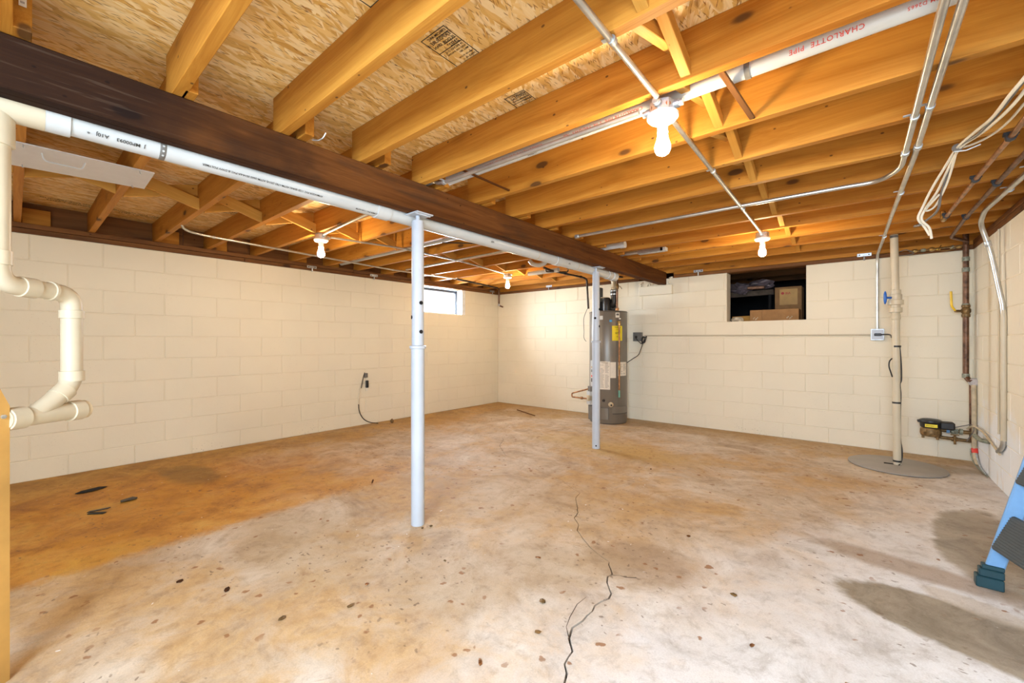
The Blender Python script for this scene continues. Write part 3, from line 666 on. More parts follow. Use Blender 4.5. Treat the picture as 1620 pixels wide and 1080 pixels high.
# dark iron pipe continuing by the left wall and its drop in the corner
ir = conduit('dark iron pipe by the left wall between window and corner', [(-4.63, 4.27, 2.07), (-4.70, 4.7, 2.07), (-4.86, 5.45, 2.07)], r=.014, mat='blackiron', rad=.05, name='iron_pipe', cat='pipe')
cp = conduit('short brown pipe stub with an elbow hanging in the far corner', [(-5.05, 5.70, 2.10), (-5.05, 5.70, 1.79), (-5.02, 5.775, 1.765)], r=.014, mat='copper_dark', rad=.03, name='pipe_stub', cat='pipe', coup=[((-5.05, 5.70, 1.80), (0, 0, 1))])
# ------------------------------------------------------------------ wiring boxes on the back wall
t = thing('outlet_box', 'steel outlet box with a black plug on the right of the back wall', 'outlet', (.165, YB - .003, 1.20))
pbox('box_body', (.112, YB - .042, 1.142), (.218, YB - .004, 1.262), M['zinc'], t, .004); pbox('cover_plate', (.118, YB - .047, 1.150), (.212, YB - .042, 1.254), M['gwhite'], t, .002)
pbox('plug', (.138, YB - .075, 1.188), (.196, YB - .047, 1.214), M['black'], t, .004)
ptube('plug_cord', smooth_pts([(.19, YB - .062, 1.200), (.235, YB - .07, 1.203), (.262, YB - .12, 1.195), (.262, YB - .30, 1.17)]), .006, M['black'], t)
t = thing('outlet_box', 'grey outlet box with a black cord plugged in, right of the heater', 'outlet', (-2.43, YB - .003, 1.20))
pbox('box_body', (-2.492, YB - .055, 1.135), (-2.366, YB - .004, 1.262), M['greybox'], t, .004)
plathe('plug', [(.016, 0), (.018, .02), (.010, .034)], (-2.44, YB - .055, 1.195), (0, -1, 0), M['black'], t, 12)
crd = thing('power_cord', 'black power cord hanging between grey box and water heater', 'cord', (-2.40, 5.70, 1.19))
ptube('cord_run', smooth_pts([(-2.44, YB - .092, 1.194), (-2.42, 5.69, 1.165), (-2.38, 5.70, 1.12), (-2.345, 5.71, 1.10), (-2.31, 5.72, 1.17), (-2.285, 5.72, 1.205), (-2.30, 5.72, 1.15), (-2.335, 5.71, 1.10), (-2.36, 5.70, 1.02), (-2.38, 5.66, .94), (-2.43, 5.56, .88), (-2.475, 5.48, .83)], 6), .0055, M['black'], crd)
ptube('cord_coil', smooth_pts([(-2.345, 5.70, 1.10), (-2.355, 5.715, 1.16), (-2.32, 5.70, 1.20), (-2.30, 5.71, 1.13), (-2.335, 5.70, 1.11), (-2.335, 5.72, 1.18), (-2.30, 5.70, 1.19), (-2.32, 5.71, 1.12)], 5), .0055, M['black'], crd)

# ------------------------------------------------------------------ PVC drain along the beam
PX, PZ, PR = -2.178, 1.918, .0455
t = thing('drain_pipe', 'large white plastic drain pipe running under the dark beam', 'pipe', (PX, 2.2, PZ))
ptube('pipe_run', [(PX, .10, PZ), (PX, 4.42, PZ - .03)], PR, M['pvc'], t, 0, 28)
plathe('hub', [(PR + .001, 0), (PR + .007, .002), (PR + .007, .075), (PR + .001, .077)], (PX, .055, PZ), (0, 1, 0), M['pvc'], t, 28)
for y in (1.40, 3.28, 4.33): plathe('hub', [(PR + .001, -.045), (PR + .006, -.043), (PR + .006, .043), (PR + .001, .045)], (PX, y, PZ - .03 * (y - .1) / 4.3), (0, 1, 0), M['pvc'], t, 28)
for y in (2.95, 3.62): plathe('joint_ring', [(PR + .0006, -.003), (PR + .0012, 0), (PR + .0006, .003)], (PX, y, PZ - .03 * (y - .1) / 4.3), (0, 1, 0), M['tan'], t, 28)
# tee at the left end with the cap
ptube('tee', [(PX, -.13, PZ), (PX, .07, PZ)], PR + .008, M['pvc_cream'], t, 0, 28)
plathe('tee_branch', [(.040, 0), (.040, -.13)], (PX, -.035, PZ - .01), (0, 0, 1), M['pvc_cream'], t, 28)
plathe('hanger_strap', [(PR + .0015, -.010), (PR + .0022, -.009), (PR + .0022, .009), (PR + .0015, .010)], (PX, .385, PZ), (0, 1, 0), M['greybox'], t, 28)
def strap_dot(z, a): plathe('strap_hole', [(.004, 0), (.004, .002)], Vector((PX, .385, PZ)) + Vector((math.cos(a), 0, math.sin(a))) * (PR + .001), (math.cos(a), 0, math.sin(a)), M['pvc'], t, 10)
for a in (-.15, -.55, -.95): strap_dot(0, a)
def pipetext(body, y, size, a=-.62, mat='ink'):
    n_ = Vector((math.cos(a), 0, math.sin(a))); up = n_.cross(Vector((0, -1, 0)))
    text('printed_text', body, size, Vector((PX, y, PZ - .03 * (y - .1) / 4.3)) + n_ * (PR + .0028) - up * size * .35, (0, -1, 0), up, M[mat], t)
pipetext('J  MP00093    A10J   *', .33, .018); pipetext('XYMOODR PVC 1120 SDR42 ASTM-1785 (3514) ASTM-2665 3514-6A PVC & DWV POLYMER', 1.03, .013); pipetext('POLYMER PVC 1120 ASTM', 1.37, .013, -.9); pipetext('NSF', 2.35, .02, -.3); pipetext('NSF', 3.45, .02, -.3)
# elbows down to the heater flue at the far end
t2 = thing('vent_pipe', 'cream plastic vent elbow dropping from the drain line to the heater', 'pipe', (-2.62, 5.2, 1.9))
HX, HY, HR = -2.72, 5.41, .262
# 2-inch drain loop dropping from the tee at the left edge
fw = Vector((-.639, .769, 0)); rt = Vector((.769, .639, 0))
def W(d, rr_, z): v = fw * d + rt * rr_; return Vector((v.x, v.y, z))
RR = -1.70; sx, sy = PX, -.035; rl = .031
A0 = Vector((sx, sy, 1.79)); A1 = Vector((sx, sy, 1.322)); A2 = W(1.60, RR, 1.312); A3 = W(1.60, RR, .985); A4 = W(1.53, RR, .925); A5 = W(1.46, RR, .868)
t = thing('drain_loop', 'narrow cream plastic drain pipe looping down at the left edge', 'pipe', A0)
ptube('pipe_run', [A0 + Vector((0, 0, .06)), A1, A2, A3 - Vector((0, 0, .02)), W(1.525, RR, .905), W(1.47, RR, .868)], rl, M['pvc_cream'], t, .058, 24)
def hub(p, ax, half=.024, ex=.0045, mat='pvc_cream', rr_=rl): plathe('hub', [(rr_ + .001, -half), (rr_ + ex, -half + .001), (rr_ + ex, half - .001), (rr_ + .001, half)], p, ax, M[mat], t, 24)
hub(A1 + Vector((0, 0, .085)), (0, 0, 1)); d_ = (A2 - A1).normalized()
hub(A1 + d_ * .085, d_, .024); hub(A2 - d_ * .075, d_, .006); hub(A2 - Vector((0, 0, .078)), (0, 0, 1), .016, .005); hub(A3 + Vector((0, 0, .012)), (0, 0, 1), .020, .005)
d2 = (W(1.525, RR, .905) - A3).normalized(); hub(W(1.565, RR, .935), (W(1.525, RR, .905) - W(1.60, RR, .965)), .020, .003)
B0, B1 = W(1.385, RR, .868), W(1.63, RR, .862)
ptube('wye_body', [B0, B1], rl + .002, M['pvc_cream'], t, 0, 24); dB = (B1 - B0).normalized()
hub(B0 + dB * .030, dB, .026, .0075); hub(B1 - dB * .022, dB, .022, .0075)
plathe('cleanout_plug', [(rl + .004, 0), (rl + .005, .003), (rl + .005, .016), (rl + .001, .020)], B1, dB, M['tan'], t, 12)
bm = bmesh.new(); lathe(bm, [(.013, 0), (.013, .017)], B1 + dB * .020, dB, 4); link('plug_nut', bm, M['pvc_cream'], t)
t = thing('plywood_board', 'tan board edge with a bolt, cut off at the left edge', 'board', W(1.36, RR, 0))
bm = bmesh.new(); pr = [(1.20, 0.0), (1.386, 0.0), (1.386, .915), (1.34, 1.02), (1.24, 1.22), (1.20, 1.22)]
f0 = [bm.verts.new(W(a, RR + .02, z)) for a, z in pr]; f1 = [bm.verts.new(W(a, RR - .02, z)) for a, z in pr]
bm.faces.new(f0); bm.faces.new(f1[::-1])
for i in range(len(pr)): bm.faces.new((f0[i], f0[(i + 1) % len(pr)], f1[(i + 1) % len(pr)], f1[i]))
link('board', bm, M['plywood'], t); plathe('bolt', [(.007, 0), (.007, .006)], W(1.367, RR + .02, .882), rt, M['zinc'], t, 6)

# PVC pipe with red print inside a joist bay
t = thing('bay_pipe', 'long white plastic pipe with red printing lying between two joists', 'pipe', (-.8, 1.752, 2.128))
QZ, QY, QR = 2.136, 1.738, .030
ptube('pipe_run', [(-2.45, QY, QZ), (XR + .06, QY, QZ)], QR, M['pvc'], t, 0, 24)
nn = Vector((0, -.90, -.44)); upv = nn.cross(Vector((-1, 0, 0)))
for k, x in enumerate((-.72, -1.36, -2.02 + .12, .28, .0)):
    pass
def bay(body, x, size, mat='inkred', n_=nn):
    u_ = n_.cross(Vector((-1, 0, 0))); text('printed_text', body, size, Vector((x, QY, QZ)) + n_ * (QR + .0025) - u_ * size * .35, (-1, 0, 0), u_, M[mat], t, spacing=1.15)
bay('CHARLOTTE PIPE  2 IN  PVC-DWV  NSF', -.70, .020); bay('CHARLOTTE PIPE  2 IN  PVC-1120  SCH 40', -1.22, .019); bay('CHARLOTTE  PIPE', .02, .022); bay('NSF  ASTM D2665', .24, .014); bay('CHARLOTTE PIPE  PVC', -1.66, .019)
bay('11/03/06', -1.27, .014, 'ink', Vector((0, -.35, -.94)))
strap([(-.31, QY, QZ)], t, 'greybox', QR, 'x')
# left side pieces in the bays beyond the beam
t = thing('bay_pipe', 'white plastic pipe in the left bays beyond the nearer post', 'pipe', (-3.6, 3.24, 2.12)); ptube('pipe_run', [(-5.1, 2.70, QZ + .002), (-2.65, 2.72, QZ + .002)], .030, M['pvc'], t, 0, 20)
t = thing('conduit', 'steel conduit crossing the left bays behind the nearer post', 'conduit', (-3.3, 3.24, CZ)); ptube('pipe_run', [(-4.55, 3.30, CZ), (-2.25, 3.26, CZ)], .011, M['emt'], t, 0, 12); plathe('coupling', [(.014, -.03), (.014, .03)], (-4.1, 3.29, CZ), (1, 0, 0), M['zinc'], t, 12)
t = thing('iron_bracket', 'thin black iron rod bracket under the white pipe left of the beam', 'bracket', (-2.9, 2.9, 2.08)); ptube('rod', [(-3.05, 2.62, 2.075), (-2.80, 2.86, 2.072), (-2.70, 2.83, 2.13)], .006, M['blackiron'], t, .01, 8)
# trap, white pipe and black gas pipes ahead of the heater
t = thing('drain_trap', 'white plastic U-shaped trap under the joists left of the beam', 'pipe', (-3.0, 4.15, 2.10))
ptube('trap_bend', smooth_pts([(-3.12, 4.10, 2.13), (-3.08, 4.10, 2.09), (-3.0, 4.12, 2.066), (-2.93, 4.14, 2.085), (-2.90, 4.15, 2.13)], 6), .026, M['pvc'], t, 0, 16)
t = thing('bay_pipe', 'short white pipe glowing beside the bulb near the heater', 'pipe', (-3.2, 4.50, 2.06)); ptube('pipe_run', [(-3.45, 4.505, 2.055), (-2.96, 4.50, 2.055)], .028, M['pvc'], t, 0, 20)
t = thing('gas_pipe', 'black iron gas pipe running back under the joists to the heater', 'pipe', (-2.95, 4.6, 2.06))
ptube('pipe_run', [(-3.07, 4.32, 2.075), (-3.03, 4.42, 2.045), (-3.01, 5.22, 2.045), (-2.98, 5.26, 2.02), (-2.965, 5.28, 1.60)], .014, M['blackiron'], t, .03, 12)
ptube('pipe_run', [(-2.80, 4.45, 2.055), (-2.72, 5.10, 2.05), (-2.52, 5.45, 2.03)], .011, M['blackiron'], t, .03, 10)
for p in ((-3.02, 4.75, 2.045), (-3.01, 5.15, 2.045)): plathe('coupling', [(.017, -.02), (.019, 0), (.017, .02)], p, (0, 1, 0), M['blackiron'], t, 12)
t = thing('pipe_hanger', 'bent black rod hanging under the short white pipe', 'hanger', (-3.0, 4.6, 2.04)); ptube('rod', [(-3.10, 4.40, 2.082), (-3.10, 4.42, 2.035), (-2.90, 4.62, 2.035), (-2.89, 4.62, 2.065)], .008, M['blackiron'], t, .015, 8)
# right of the beam: white stub and sheet-metal scrap
t = thing('pipe_stub', 'short white plastic pipe end poking out right of the beam', 'pipe', (-1.86, 3.95, 2.10)); ptube('pipe_run', [(-2.3, 3.955, 2.110), (-1.83, 3.955, 2.110)], .028, M['pvc'], t, 0, 20); plathe('hub', [(.029, -.05), (.034, -.049), (.034, 0)], (-1.80, 3.955, 2.110), (1, 0, 0), M['pvc'], t, 20)
t = thing('metal_scrap', 'bent grey sheet metal sleeve in the joist bay right of the beam', 'sheet metal', (-1.8, 4.37, 2.10))
ptube('sleeve', [(-2.25, 4.36, 2.105), (-1.83, 4.36, 2.105)], .022, M['emt'], t, 0, 12)
pbox('flap', (-1.83, 4.33, 2.080), (-1.56, 4.335, 2.12), M['emt'], t); pbox('flap', (-1.83, 4.33, 2.078), (-1.56, 4.40, 2.080), M['zinc'], t)
pbox('end_tab', (-1.585, 4.33, 2.08), (-1.53, 4.40, 2.115), M['pvc'], t)

# ------------------------------------------------------------------ white access panel nailed under the joists
t = thing('access_panel', 'white panel with a wire handle nailed under the left joists', 'panel', (-3.25, .26, JB))
bm = bmesh.new(); v = [(-3.075, -.02), (-3.05, .51), (-3.405, .52), (-3.49, -.02)]
a = [bm.verts.new((x, y, JB - .0075)) for x, y in v]; b = [bm.verts.new((x, y, JB - .0015)) for x, y in v]
bm.faces.new(a); bm.faces.new(b[::-1])
for i in range(4): bm.faces.new((a[i], a[(i + 1) % 4], b[(i + 1) % 4], b[i]))
link('board', bm, M['panelwhite'], t)
ptube('handle', [(-3.15, .09, JB - .004), (-3.17, .10, JB - .040), (-3.17, .235, JB - .040), (-3.15, .245, JB - .004)], .0035, M['pvc'], t, .015, 8)
for x, y in ((-3.09, .03), (-3.44, .03), (-3.07, .45), (-3.38, .46)): ptube('bent_nail', [(x, y, JB - .006), (x + .008, y, JB - .022), (x + .022, y + .003, JB - .026)], .002, M['zinc'], t, .004, 6)
# ------------------------------------------------------------------ anchor straps on the sill
def anchor(p, wall, label):
    t = thing('sill_anchor', label, 'bracket', p, 'steel sill anchor brackets'); x, y, z = p
    bm = bmesh.new()
    if wall == 'l':
        box(bm, (x, y - .058, z - .016), (x + .004, y + .058, z + .016)); lathe(bm, [(.008, -.060), (.008, -.014)], (x + .012, y, z), (0, 0, 1), 8); ax = (1, 0, 0); dv = lambda s: (x + .004, y + s * .038, z)
    else:
        box(bm, (x - .058, y - .004, z - .016), (x + .058, y, z + .016)); lathe(bm, [(.008, -.060), (.008, -.014)], (x, y - .012, z), (0, 0, 1), 8); ax = (0, -1, 0); dv = lambda s: (x + s * .038, y - .004, z)
    link('plate', bm, M['zinc'], t)
    for s in (-1, 1): plathe('bolt_hole', [(.006, 0), (.006, .002)], dv(s), ax, M['dark'], t, 10)
anchor((XL + .004, 2.344, 2.044), 'l', 'steel anchor bracket on the sill below the left bulb')
anchor((XL + .004, 3.194, 2.044), 'l', 'steel anchor bracket on the left sill just left of the nearer post')
anchor((XL + .004, 5.62, 2.050), 'l', 'steel anchor bracket on the left sill by the far corner')
anchor((-3.995, YB - .006, 2.062), 'b', 'steel anchor bracket on the back sill left of the heater')
anchor((-1.609, YB - .006, 2.060), 'b', 'steel anchor bracket on the back sill between beam and opening')
anchor((.06, YB - .006, 2.050), 'b', 'steel anchor bracket on the back sill beside the vertical conduit')

# ------------------------------------------------------------------ water heater
t = wh = thing('water_heater', 'tall grey gas water heater with paper labels by the back wall', 'water heater', (HX, HY, 0))
TOP = 1.553
plathe('tank', [(HR - .006, .012), (HR, .02), (HR, TOP - .012), (HR - .005, TOP - .003), (HR - .03, TOP)], (HX, HY, 0), (0, 0, 1), M['tank'], t, 64)
plathe('base_ring', [(HR - .012, 0.001), (HR - .010, .03)], (HX, HY, 0), (0, 0, 1), M['tank_dark'], t, 64)
plathe('top_rim', [(HR + .001, TOP - .020), (HR + .002, TOP - .018), (HR + .002, TOP - .014), (HR + .0005, TOP - .012)], (HX, HY, 0), (0, 0, 1), M['tank_dark'], t, 64)
ca = math.atan2(-HY, -HX)           # direction toward the room's viewer side
def curved(name, a0, a1, z0, z1, mat, th=.002, parent=None, r=HR):
    bm = bmesh.new(); n_ = max(4, int(abs(a1 - a0) / .06)); inn = []; out = []
    for z in (z0, z1):
        inn.append([bm.verts.new((HX + (r) * math.cos(a0 + (a1 - a0) * i / n_), HY + r * math.sin(a0 + (a1 - a0) * i / n_), z)) for i in range(n_ + 1)])
        out.append([bm.verts.new((HX + (r + th) * math.cos(a0 + (a1 - a0) * i / n_), HY + (r + th) * math.sin(a0 + (a1 - a0) * i / n_), z)) for i in range(n_ + 1)])
    for i in range(n_):
        bm.faces.new((out[0][i], out[0][i + 1], out[1][i + 1], out[1][i])); bm.faces.new((inn[0][i], inn[0][i + 1], out[0][i + 1], out[0][i])); bm.faces.new((inn[1][i], inn[1][i + 1], out[1][i + 1], out[1][i]))
    bm.faces.new((inn[0][0], out[0][0], out[1][0], inn[1][0])); bm.faces.new((inn[0][-1], out[0][-1], out[1][-1], inn[1][-1]))
    return link(name, bm, mat, parent or t, True)
def zpix(v): return 1.13 + (540.3 - v) / 656 * 5.64
def ang(u):                           # pixel column on the tank -> surface angle
    s = (u - 962) / 30.6; s = max(-.98, min(.98, s)); return ca + math.asin(s)
def lbl(name, u0, u1, v0, v1, mat, lines=0, title=None, th=.002, dense=1.0):
    o = curved(name, ang(u0), ang(u1), zpix(v1), zpix(v0), M[mat], th)
    if title:
        am = (ang(u0) + ang(u1)) / 2; n_ = Vector((math.cos(am), math.sin(am), 0)); x_ = Vector((-math.sin(am), math.cos(am), 0))
        text('label_title', title, .017 if len(title) > 8 else .02, Vector((HX, HY, zpix(v0) - .024)) + n_ * (HR + .008), x_, (0, 0, 1), M['ink'], t, 'CENTER')
    if lines:
        bm = bmesh.new(); rr_ = random.Random(int(u0 * 7)); a0, a1 = ang(u0), ang(u1); cols = 2 if u1 - u0 > 10 else 1
        for c_ in range(cols):
            s0 = a0 + (a1 - a0) * (.08 + c_ * .46); s1 = s0 + (a1 - a0) * (.38 if cols == 2 else .8)
            zt, zb = zpix(v0) - .03, zpix(v1) + .015
            for i in range(lines):
                if rr_.random() < .12: continue
                z = zt + (zb - zt) * i / lines; e = s0 + (s1 - s0) * rr_.uniform(.6, 1); r_ = HR + th + .0007; m_ = 4
                va = [bm.verts.new((HX + r_ * math.cos(s0 + (e - s0) * k / m_), HY + r_ * math.sin(s0 + (e - s0) * k / m_), z)) for k in range(m_ + 1)]
                vb = [bm.verts.new((q.co.x, q.co.y, z - .0035 * dense)) for q in va]
                for k in range(m_): bm.faces.new((va[k], va[k + 1], vb[k + 1], vb[k]))
        link('label_print', bm, M['ink'], t)
    return o
lbl('paper_label', 939.5, 949, 571, 616, 'label', 0)
lbl('paper_label', 948.5, 965, 572, 616.5, 'label', 20, 'CAUTION')
lbl('paper_label', 965.2, 974, 573, 598, 'label', 0)
lbl('paper_label', 977, 990, 573, 595, 'label', 9)
for v0, v1, mt in ((581, 583, 'brass'), (586, 590, 'greybox'), (595, 598, 'redtag'), (600, 606, 'ink')): lbl('label_mark', 935.2, 936.6, v0, v1, mt, th=.0045)
lbl('paper_label', 933.8, 939, 571, 613, 'pvc')
lbl('yellow_label', 968, 983.6, 515.5, 539, 'yellow', 0, 'EnergyGuide'); 
am = ang(975.8); n_ = Vector((math.cos(am), math.sin(am), 0)); x_ = Vector((-math.sin(am), math.cos(am), 0))
for k, (b_, s_, v_) in enumerate((('Compare', .010, 521.5), ('$273', .030, 528), ('0.62', .014, 533), ('*', .03, 538))): text('label_print', b_, s_, Vector((HX, HY, zpix(v_))) + n_ * (HR + .006) + (x_ * .04 if b_ == '*' else Vector((0, 0, 0))), x_, (0, 0, 1), M['ink'], t, 'CENTER')
lbl('rating_sticker', 973.4, 979.6, 494.5, 502.5, 'label', 0); lbl('sticker_print', 974.4, 978.6, 496, 499, 'greybox', th=.003)
lbl('blue_sticker', 964, 968, 506, 509.5, 'bluelabel', 0)
lbl('white_oval_badge', 947, 953.8, 499.5, 505.5, 'pvc', 0)
# lower access cover, burner door seam, drain valve
curved('access_cover', ang(968), ang(990.5), zpix(654), zpix(644), M['tank'], .006); curved('cover_shadow_lip', ang(969), ang(990.8), zpix(655.5), zpix(654), M['tank_dark'], .007)
curved('burner_door', ang(951), ang(962), zpix(664), zpix(646), M['tank'], .004); curved('door_seam', ang(951), ang(962.8), zpix(646), zpix(645.3), M['tank_dark'], .005); curved('door_seam', ang(962), ang(962.7), zpix(664), zpix(645.5), M['tank_dark'], .005)
ad = ang(966); nd = Vector((math.cos(ad), math.sin(ad), 0)); plathe('drain_valve', [(.034, 0), (.034, .012), (.026, .020), (.014, .022), (.014, .05)], Vector((HX, HY, zpix(640))) + nd * HR, nd, M['tan'], t, 20)
plathe('valve_spout', [(.010, 0), (.012, .02)], Vector((HX, HY, zpix(640))) + nd * (HR + .045), nd, M['black'], t, 12)
ad = ang(955); nd = Vector((math.cos(ad), math.sin(ad), 0)); plathe('cable_grommet', [(.020, 0), (.016, .02)], Vector((HX, HY, zpix(634))) + nd * (HR - .002), nd, M['black'], t, 14)
# gas control and side box on the left flank
al = ang(934.5); nl = Vector((math.cos(al), math.sin(al), 0)); tl = Vector((-math.sin(al), math.cos(al), 0))
def flank(name, z0, z1, w_, dep, mat, off=0):
    c = Vector((HX, HY, (z0 + z1) / 2)) + nl * (HR + dep / 2 - .03) + tl * off
    bm = bmesh.new(); box(bm, (-dep / 2, -w_ / 2, -(z1 - z0) / 2), (dep / 2, w_ / 2, (z1 - z0) / 2), .006)
    bm.transform(Matrix.Translation(c) @ Matrix.Rotation(al, 4, 'Z')); return link(name, bm, M[mat], t)
flank('gas_control', .245, .43, .11, .075, 'pvc'); flank('control_cover', .43, .50, .10, .060, 'greybox'); flank('lower_shroud', .03, .235, .11, .050, 'greybox'); flank('control_knob_box', .30, .38, .05, .10, 'tan', .03)
# power vent on the top
vb = thing('vent_blower', 'black vent blower with a rubber coupling on top of the heater', 'blower', (HX, HY, TOP))
plathe('motor', [(.052, 0), (.055, .02), (.055, .165), (.040, .185)], (HX + .03, HY - .10, TOP + .001), (0, 0, 1), M['black'], vb, 24)
pbox('blower_housing', (HX - .15, HY - .09, TOP + .001), (HX + .10, HY + .10, TOP + .14), M['black'], vb, .02)
pbox('control_board', (HX - .085, HY - .155, TOP + .17), (HX - .07, HY - .02, TOP + .34), M['black'], vb, .004); pbox('board_stand', (HX - .09, HY - .15, TOP + .001), (HX - .065, HY - .03, TOP + .18), M['black'], vb)
plathe('motor_cap', [(.062, 0), (.058, .008)], (HX + .0, HY - .10, TOP + .186), (0, 0, 1), M['tan'], vb, 24)
VX, VY = HX + .122, HY - .06
ptube('vent_elbow', [(VX - .11, VY + .03, TOP + .08), (VX, VY, TOP + .08), (VX, VY, TOP + .22)], .046, M['black'], vb, .07, 20)
plathe('rubber_coupling', [(.046, 0), (.052, .004), (.052, .075), (.046, .080)], (VX, VY, TOP + .215), (0, 0, 1), M['black'], vb, 24)
for z in (.232, .278): plathe('hose_clamp', [(.0535, -.006), (.0535, .006)], (VX, VY, TOP + z), (0, 0, 1), M['zinc'], vb, 24)
# vent pipe up from the coupling to the drain line's end
ptube('pipe_run', [(VX, VY, TOP + .28), (VX, VY, TOP + .40), (VX - .005, VY - .02, TOP + .46), (-2.42, 4.98, 1.985), (-2.33, 4.72, 2.005)], .040, M['pvc_cream'], t2, .05, 20)
for k in range(5): plathe('rib', [(.0405, -.006), (.044, 0), (.0405, .006)], (VX, VY, TOP + .305 + k * .024), (0, 0, 1), M['pvc_cream'], t2, 20)
# the drain pipe's far hub
plathe('end_hub', [(PR, 0), (PR + .010, .003), (PR + .010, .10), (PR + .004, .104)], (PX, 4.40, PZ - .03), (-.05, 1, 0), M['pvc'], bpy.data.objects['drain_pipe'], 28)
# relief pipe on the front and its valve
aT = ang(976.5); nT = Vector((math.cos(aT), math.sin(aT), 0)); rp = Vector((HX, HY, 0)) + nT * (HR + .045)
rl_ = thing('relief_pipe', 'copper relief pipe with a brass valve down the heater front', 'pipe', (rp.x, rp.y, .34))
ptube('pipe_run', [(rp.x, rp.y, zpix(515)), (rp.x, rp.y, zpix(628))], .0115, M['copper'], rl_, 0, 14)
plathe('relief_valve', [(.012, 0), (.020, .006), (.020, .030), (.015, .034), (.018, .060), (.010, .066)], (rp.x, rp.y, zpix(515.5)), (0, 0, 1), M['brass'], rl_, 14)
ptube('valve_inlet', [(rp.x, rp.y, zpix(509)), (rp.x - nT.x * .045, rp.y - nT.y * .045, zpix(509))], .012, M['brass'], rl_, 0, 12)
pbox('valve_lever', (rp.x - .004, rp.y - .004, zpix(505.5)), (rp.x + .022, rp.y + .006, zpix(503.8)), M['zinc'], rl_)
plathe('coupling', [(.0145, -.03), (.0145, .03)], (rp.x, rp.y, zpix(581)), (0, 0, 1), M['brass'], rl_, 14)
plathe('green_tape', [(.0135, 0), (.0135, .095)], (rp.x, rp.y, zpix(628)), (0, 0, 1), M['green'], rl_, 14)
# water pipes over the tank
cx_, cy_ = HX + .185, HY - .10
w1 = thing('water_pipe', 'tarnished water pipe with a lever valve rising right of the vent', 'pipe', (cx_, cy_, TOP)); ptube('pipe_run', [(cx_, cy_, TOP), (cx_, cy_, 2.14)], .0125, M['copper_dark'], w1, 0, 12)
plathe('ball_valve', [(.014, -.04), (.022, -.025), (.024, 0), (.022, .025), (.014, .04)], (cx_, cy_, 1.885), (0, 0, 1), M['rust'], w1, 12); ptube('valve_lever', [(cx_ + .02, cy_, 1.885), (cx_ + .045, cy_ - .005, 1.885), (cx_ + .072, cy_ - .01, 1.845)], .005, M['rust'], w1, .01, 8)
plathe('union', [(.016, 0), (.024, .005), (.024, .035), (.016, .04)], (cx_, cy_, TOP), (0, 0, 1), M['copper'], w1, 10)
# copper loop on the left side of the heater
c1 = thing('copper_loop', 'copper gas loop sticking out left of the water heater', 'pipe', (-3.15, 5.25, .36))
b0 = Vector((HX, HY, .475)) + nl * (HR - .01) ; b3 = Vector((HX, HY, .325)) + nl * (HR + .04)
ptube('pipe_run', [b0, Vector((-3.19, 5.20, .378)), Vector((-3.19, 5.20, .325)), b3 + Vector((-.02, 0, 0))], .0105, M['copper'], c1, .02, 12)
plathe('union', [(.012, -.02), (.020, -.014), (.020, .014), (.012, .02)], (b3 * .6 + Vector((-3.19, 5.20, .325)) * .4), (b3 - Vector((-3.19, 5.20, .325))), M['copper'], c1, 8)
# thin cord down the left side of the tank
cd = thing('thin_cord', 'thin dark cord hanging down the left flank of the heater', 'cord', (HX - .27, HY - .1, 1.55)); ptube('cord_run', smooth_pts([(-2.95, 5.23, 1.60), (-3.0, 5.26, 1.54), (-3.035, 5.27, 1.45), (-3.03, 5.27, 1.28), (-3.03, 5.27, 1.18), (-3.00, 5.28, 1.13)]), .004, M['black'], cd, 0, 6)

# ------------------------------------------------------------------ opening in the back wall and the crawl space behind it
cr = prop(bpy.data.objects.new('crawl_space', None), 'dark crawl space seen through the opening in the back wall', None, None, 'structure'); cr.name = 'trim_1'; COL.objects.link(cr); cr.location = (-.86, 6.8, OZ0)
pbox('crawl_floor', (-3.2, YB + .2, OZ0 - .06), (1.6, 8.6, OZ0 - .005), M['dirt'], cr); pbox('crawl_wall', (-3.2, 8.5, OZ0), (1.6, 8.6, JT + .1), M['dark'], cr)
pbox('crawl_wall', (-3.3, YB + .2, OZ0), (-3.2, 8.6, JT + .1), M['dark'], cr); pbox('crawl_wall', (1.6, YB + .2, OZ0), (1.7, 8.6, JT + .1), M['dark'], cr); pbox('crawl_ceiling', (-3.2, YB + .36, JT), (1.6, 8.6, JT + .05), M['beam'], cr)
pbox('opening_jamb', (OX0 - .001, YB - .001, OZ0), (OX0 + .006, YB + .195, H), M['wall'], cr)
for y in (6.5, 7.1, 7.7): stick('crawl_joist', (-3.1, y, 2.17), (1.5, y, 2.17), .04, .18, M['sill'], cr)
t = thing('cardboard_box', 'low brown cardboard carton on the sill of the dark opening', 'box', (-.78, 6.02, OZ0))
pbox('carton', (-1.035, 5.94, OZ0 + .001), (-.528, 6.20, 1.522), M['card'], t, .003); pbox('flap', (-1.035, 5.934, 1.38), (-.905, 5.939, 1.519), M['card'], t)
for x in (-.975, -.62):
    bm = bmesh.new()
    for k in range(5): lump(bm, (x + k * .012 - .024, 5.931, 1.415 + .012 * math.sin(k * 2)), (.006, .002, .009), k, 1, .3)
    link('torn_tape', bm, M['styro'], t)
t = thing('cardboard_box', 'dim upright cardboard box with red lettering inside the opening', 'box', (-.7, 6.75, OZ0))
pbox('carton', (-.855, 6.60, OZ0 + .001), (-.555, 6.9, 1.86), M['card'], t, .003); pbox('side_strip', (-.80, 6.596, 1.62), (-.60, 6.5995, 1.83), M['plywood'], t)
plathe('logo_dot', [(.018, 0), (.018, .001)], (-.765, 6.594, 1.775), (0, -1, 0), M['inkred'], t, 16); text('printed_text', 'BIA', .04, (-.735, 6.592, 1.760), (1, 0, 0), (0, 0, 1), M['inkred'], t)
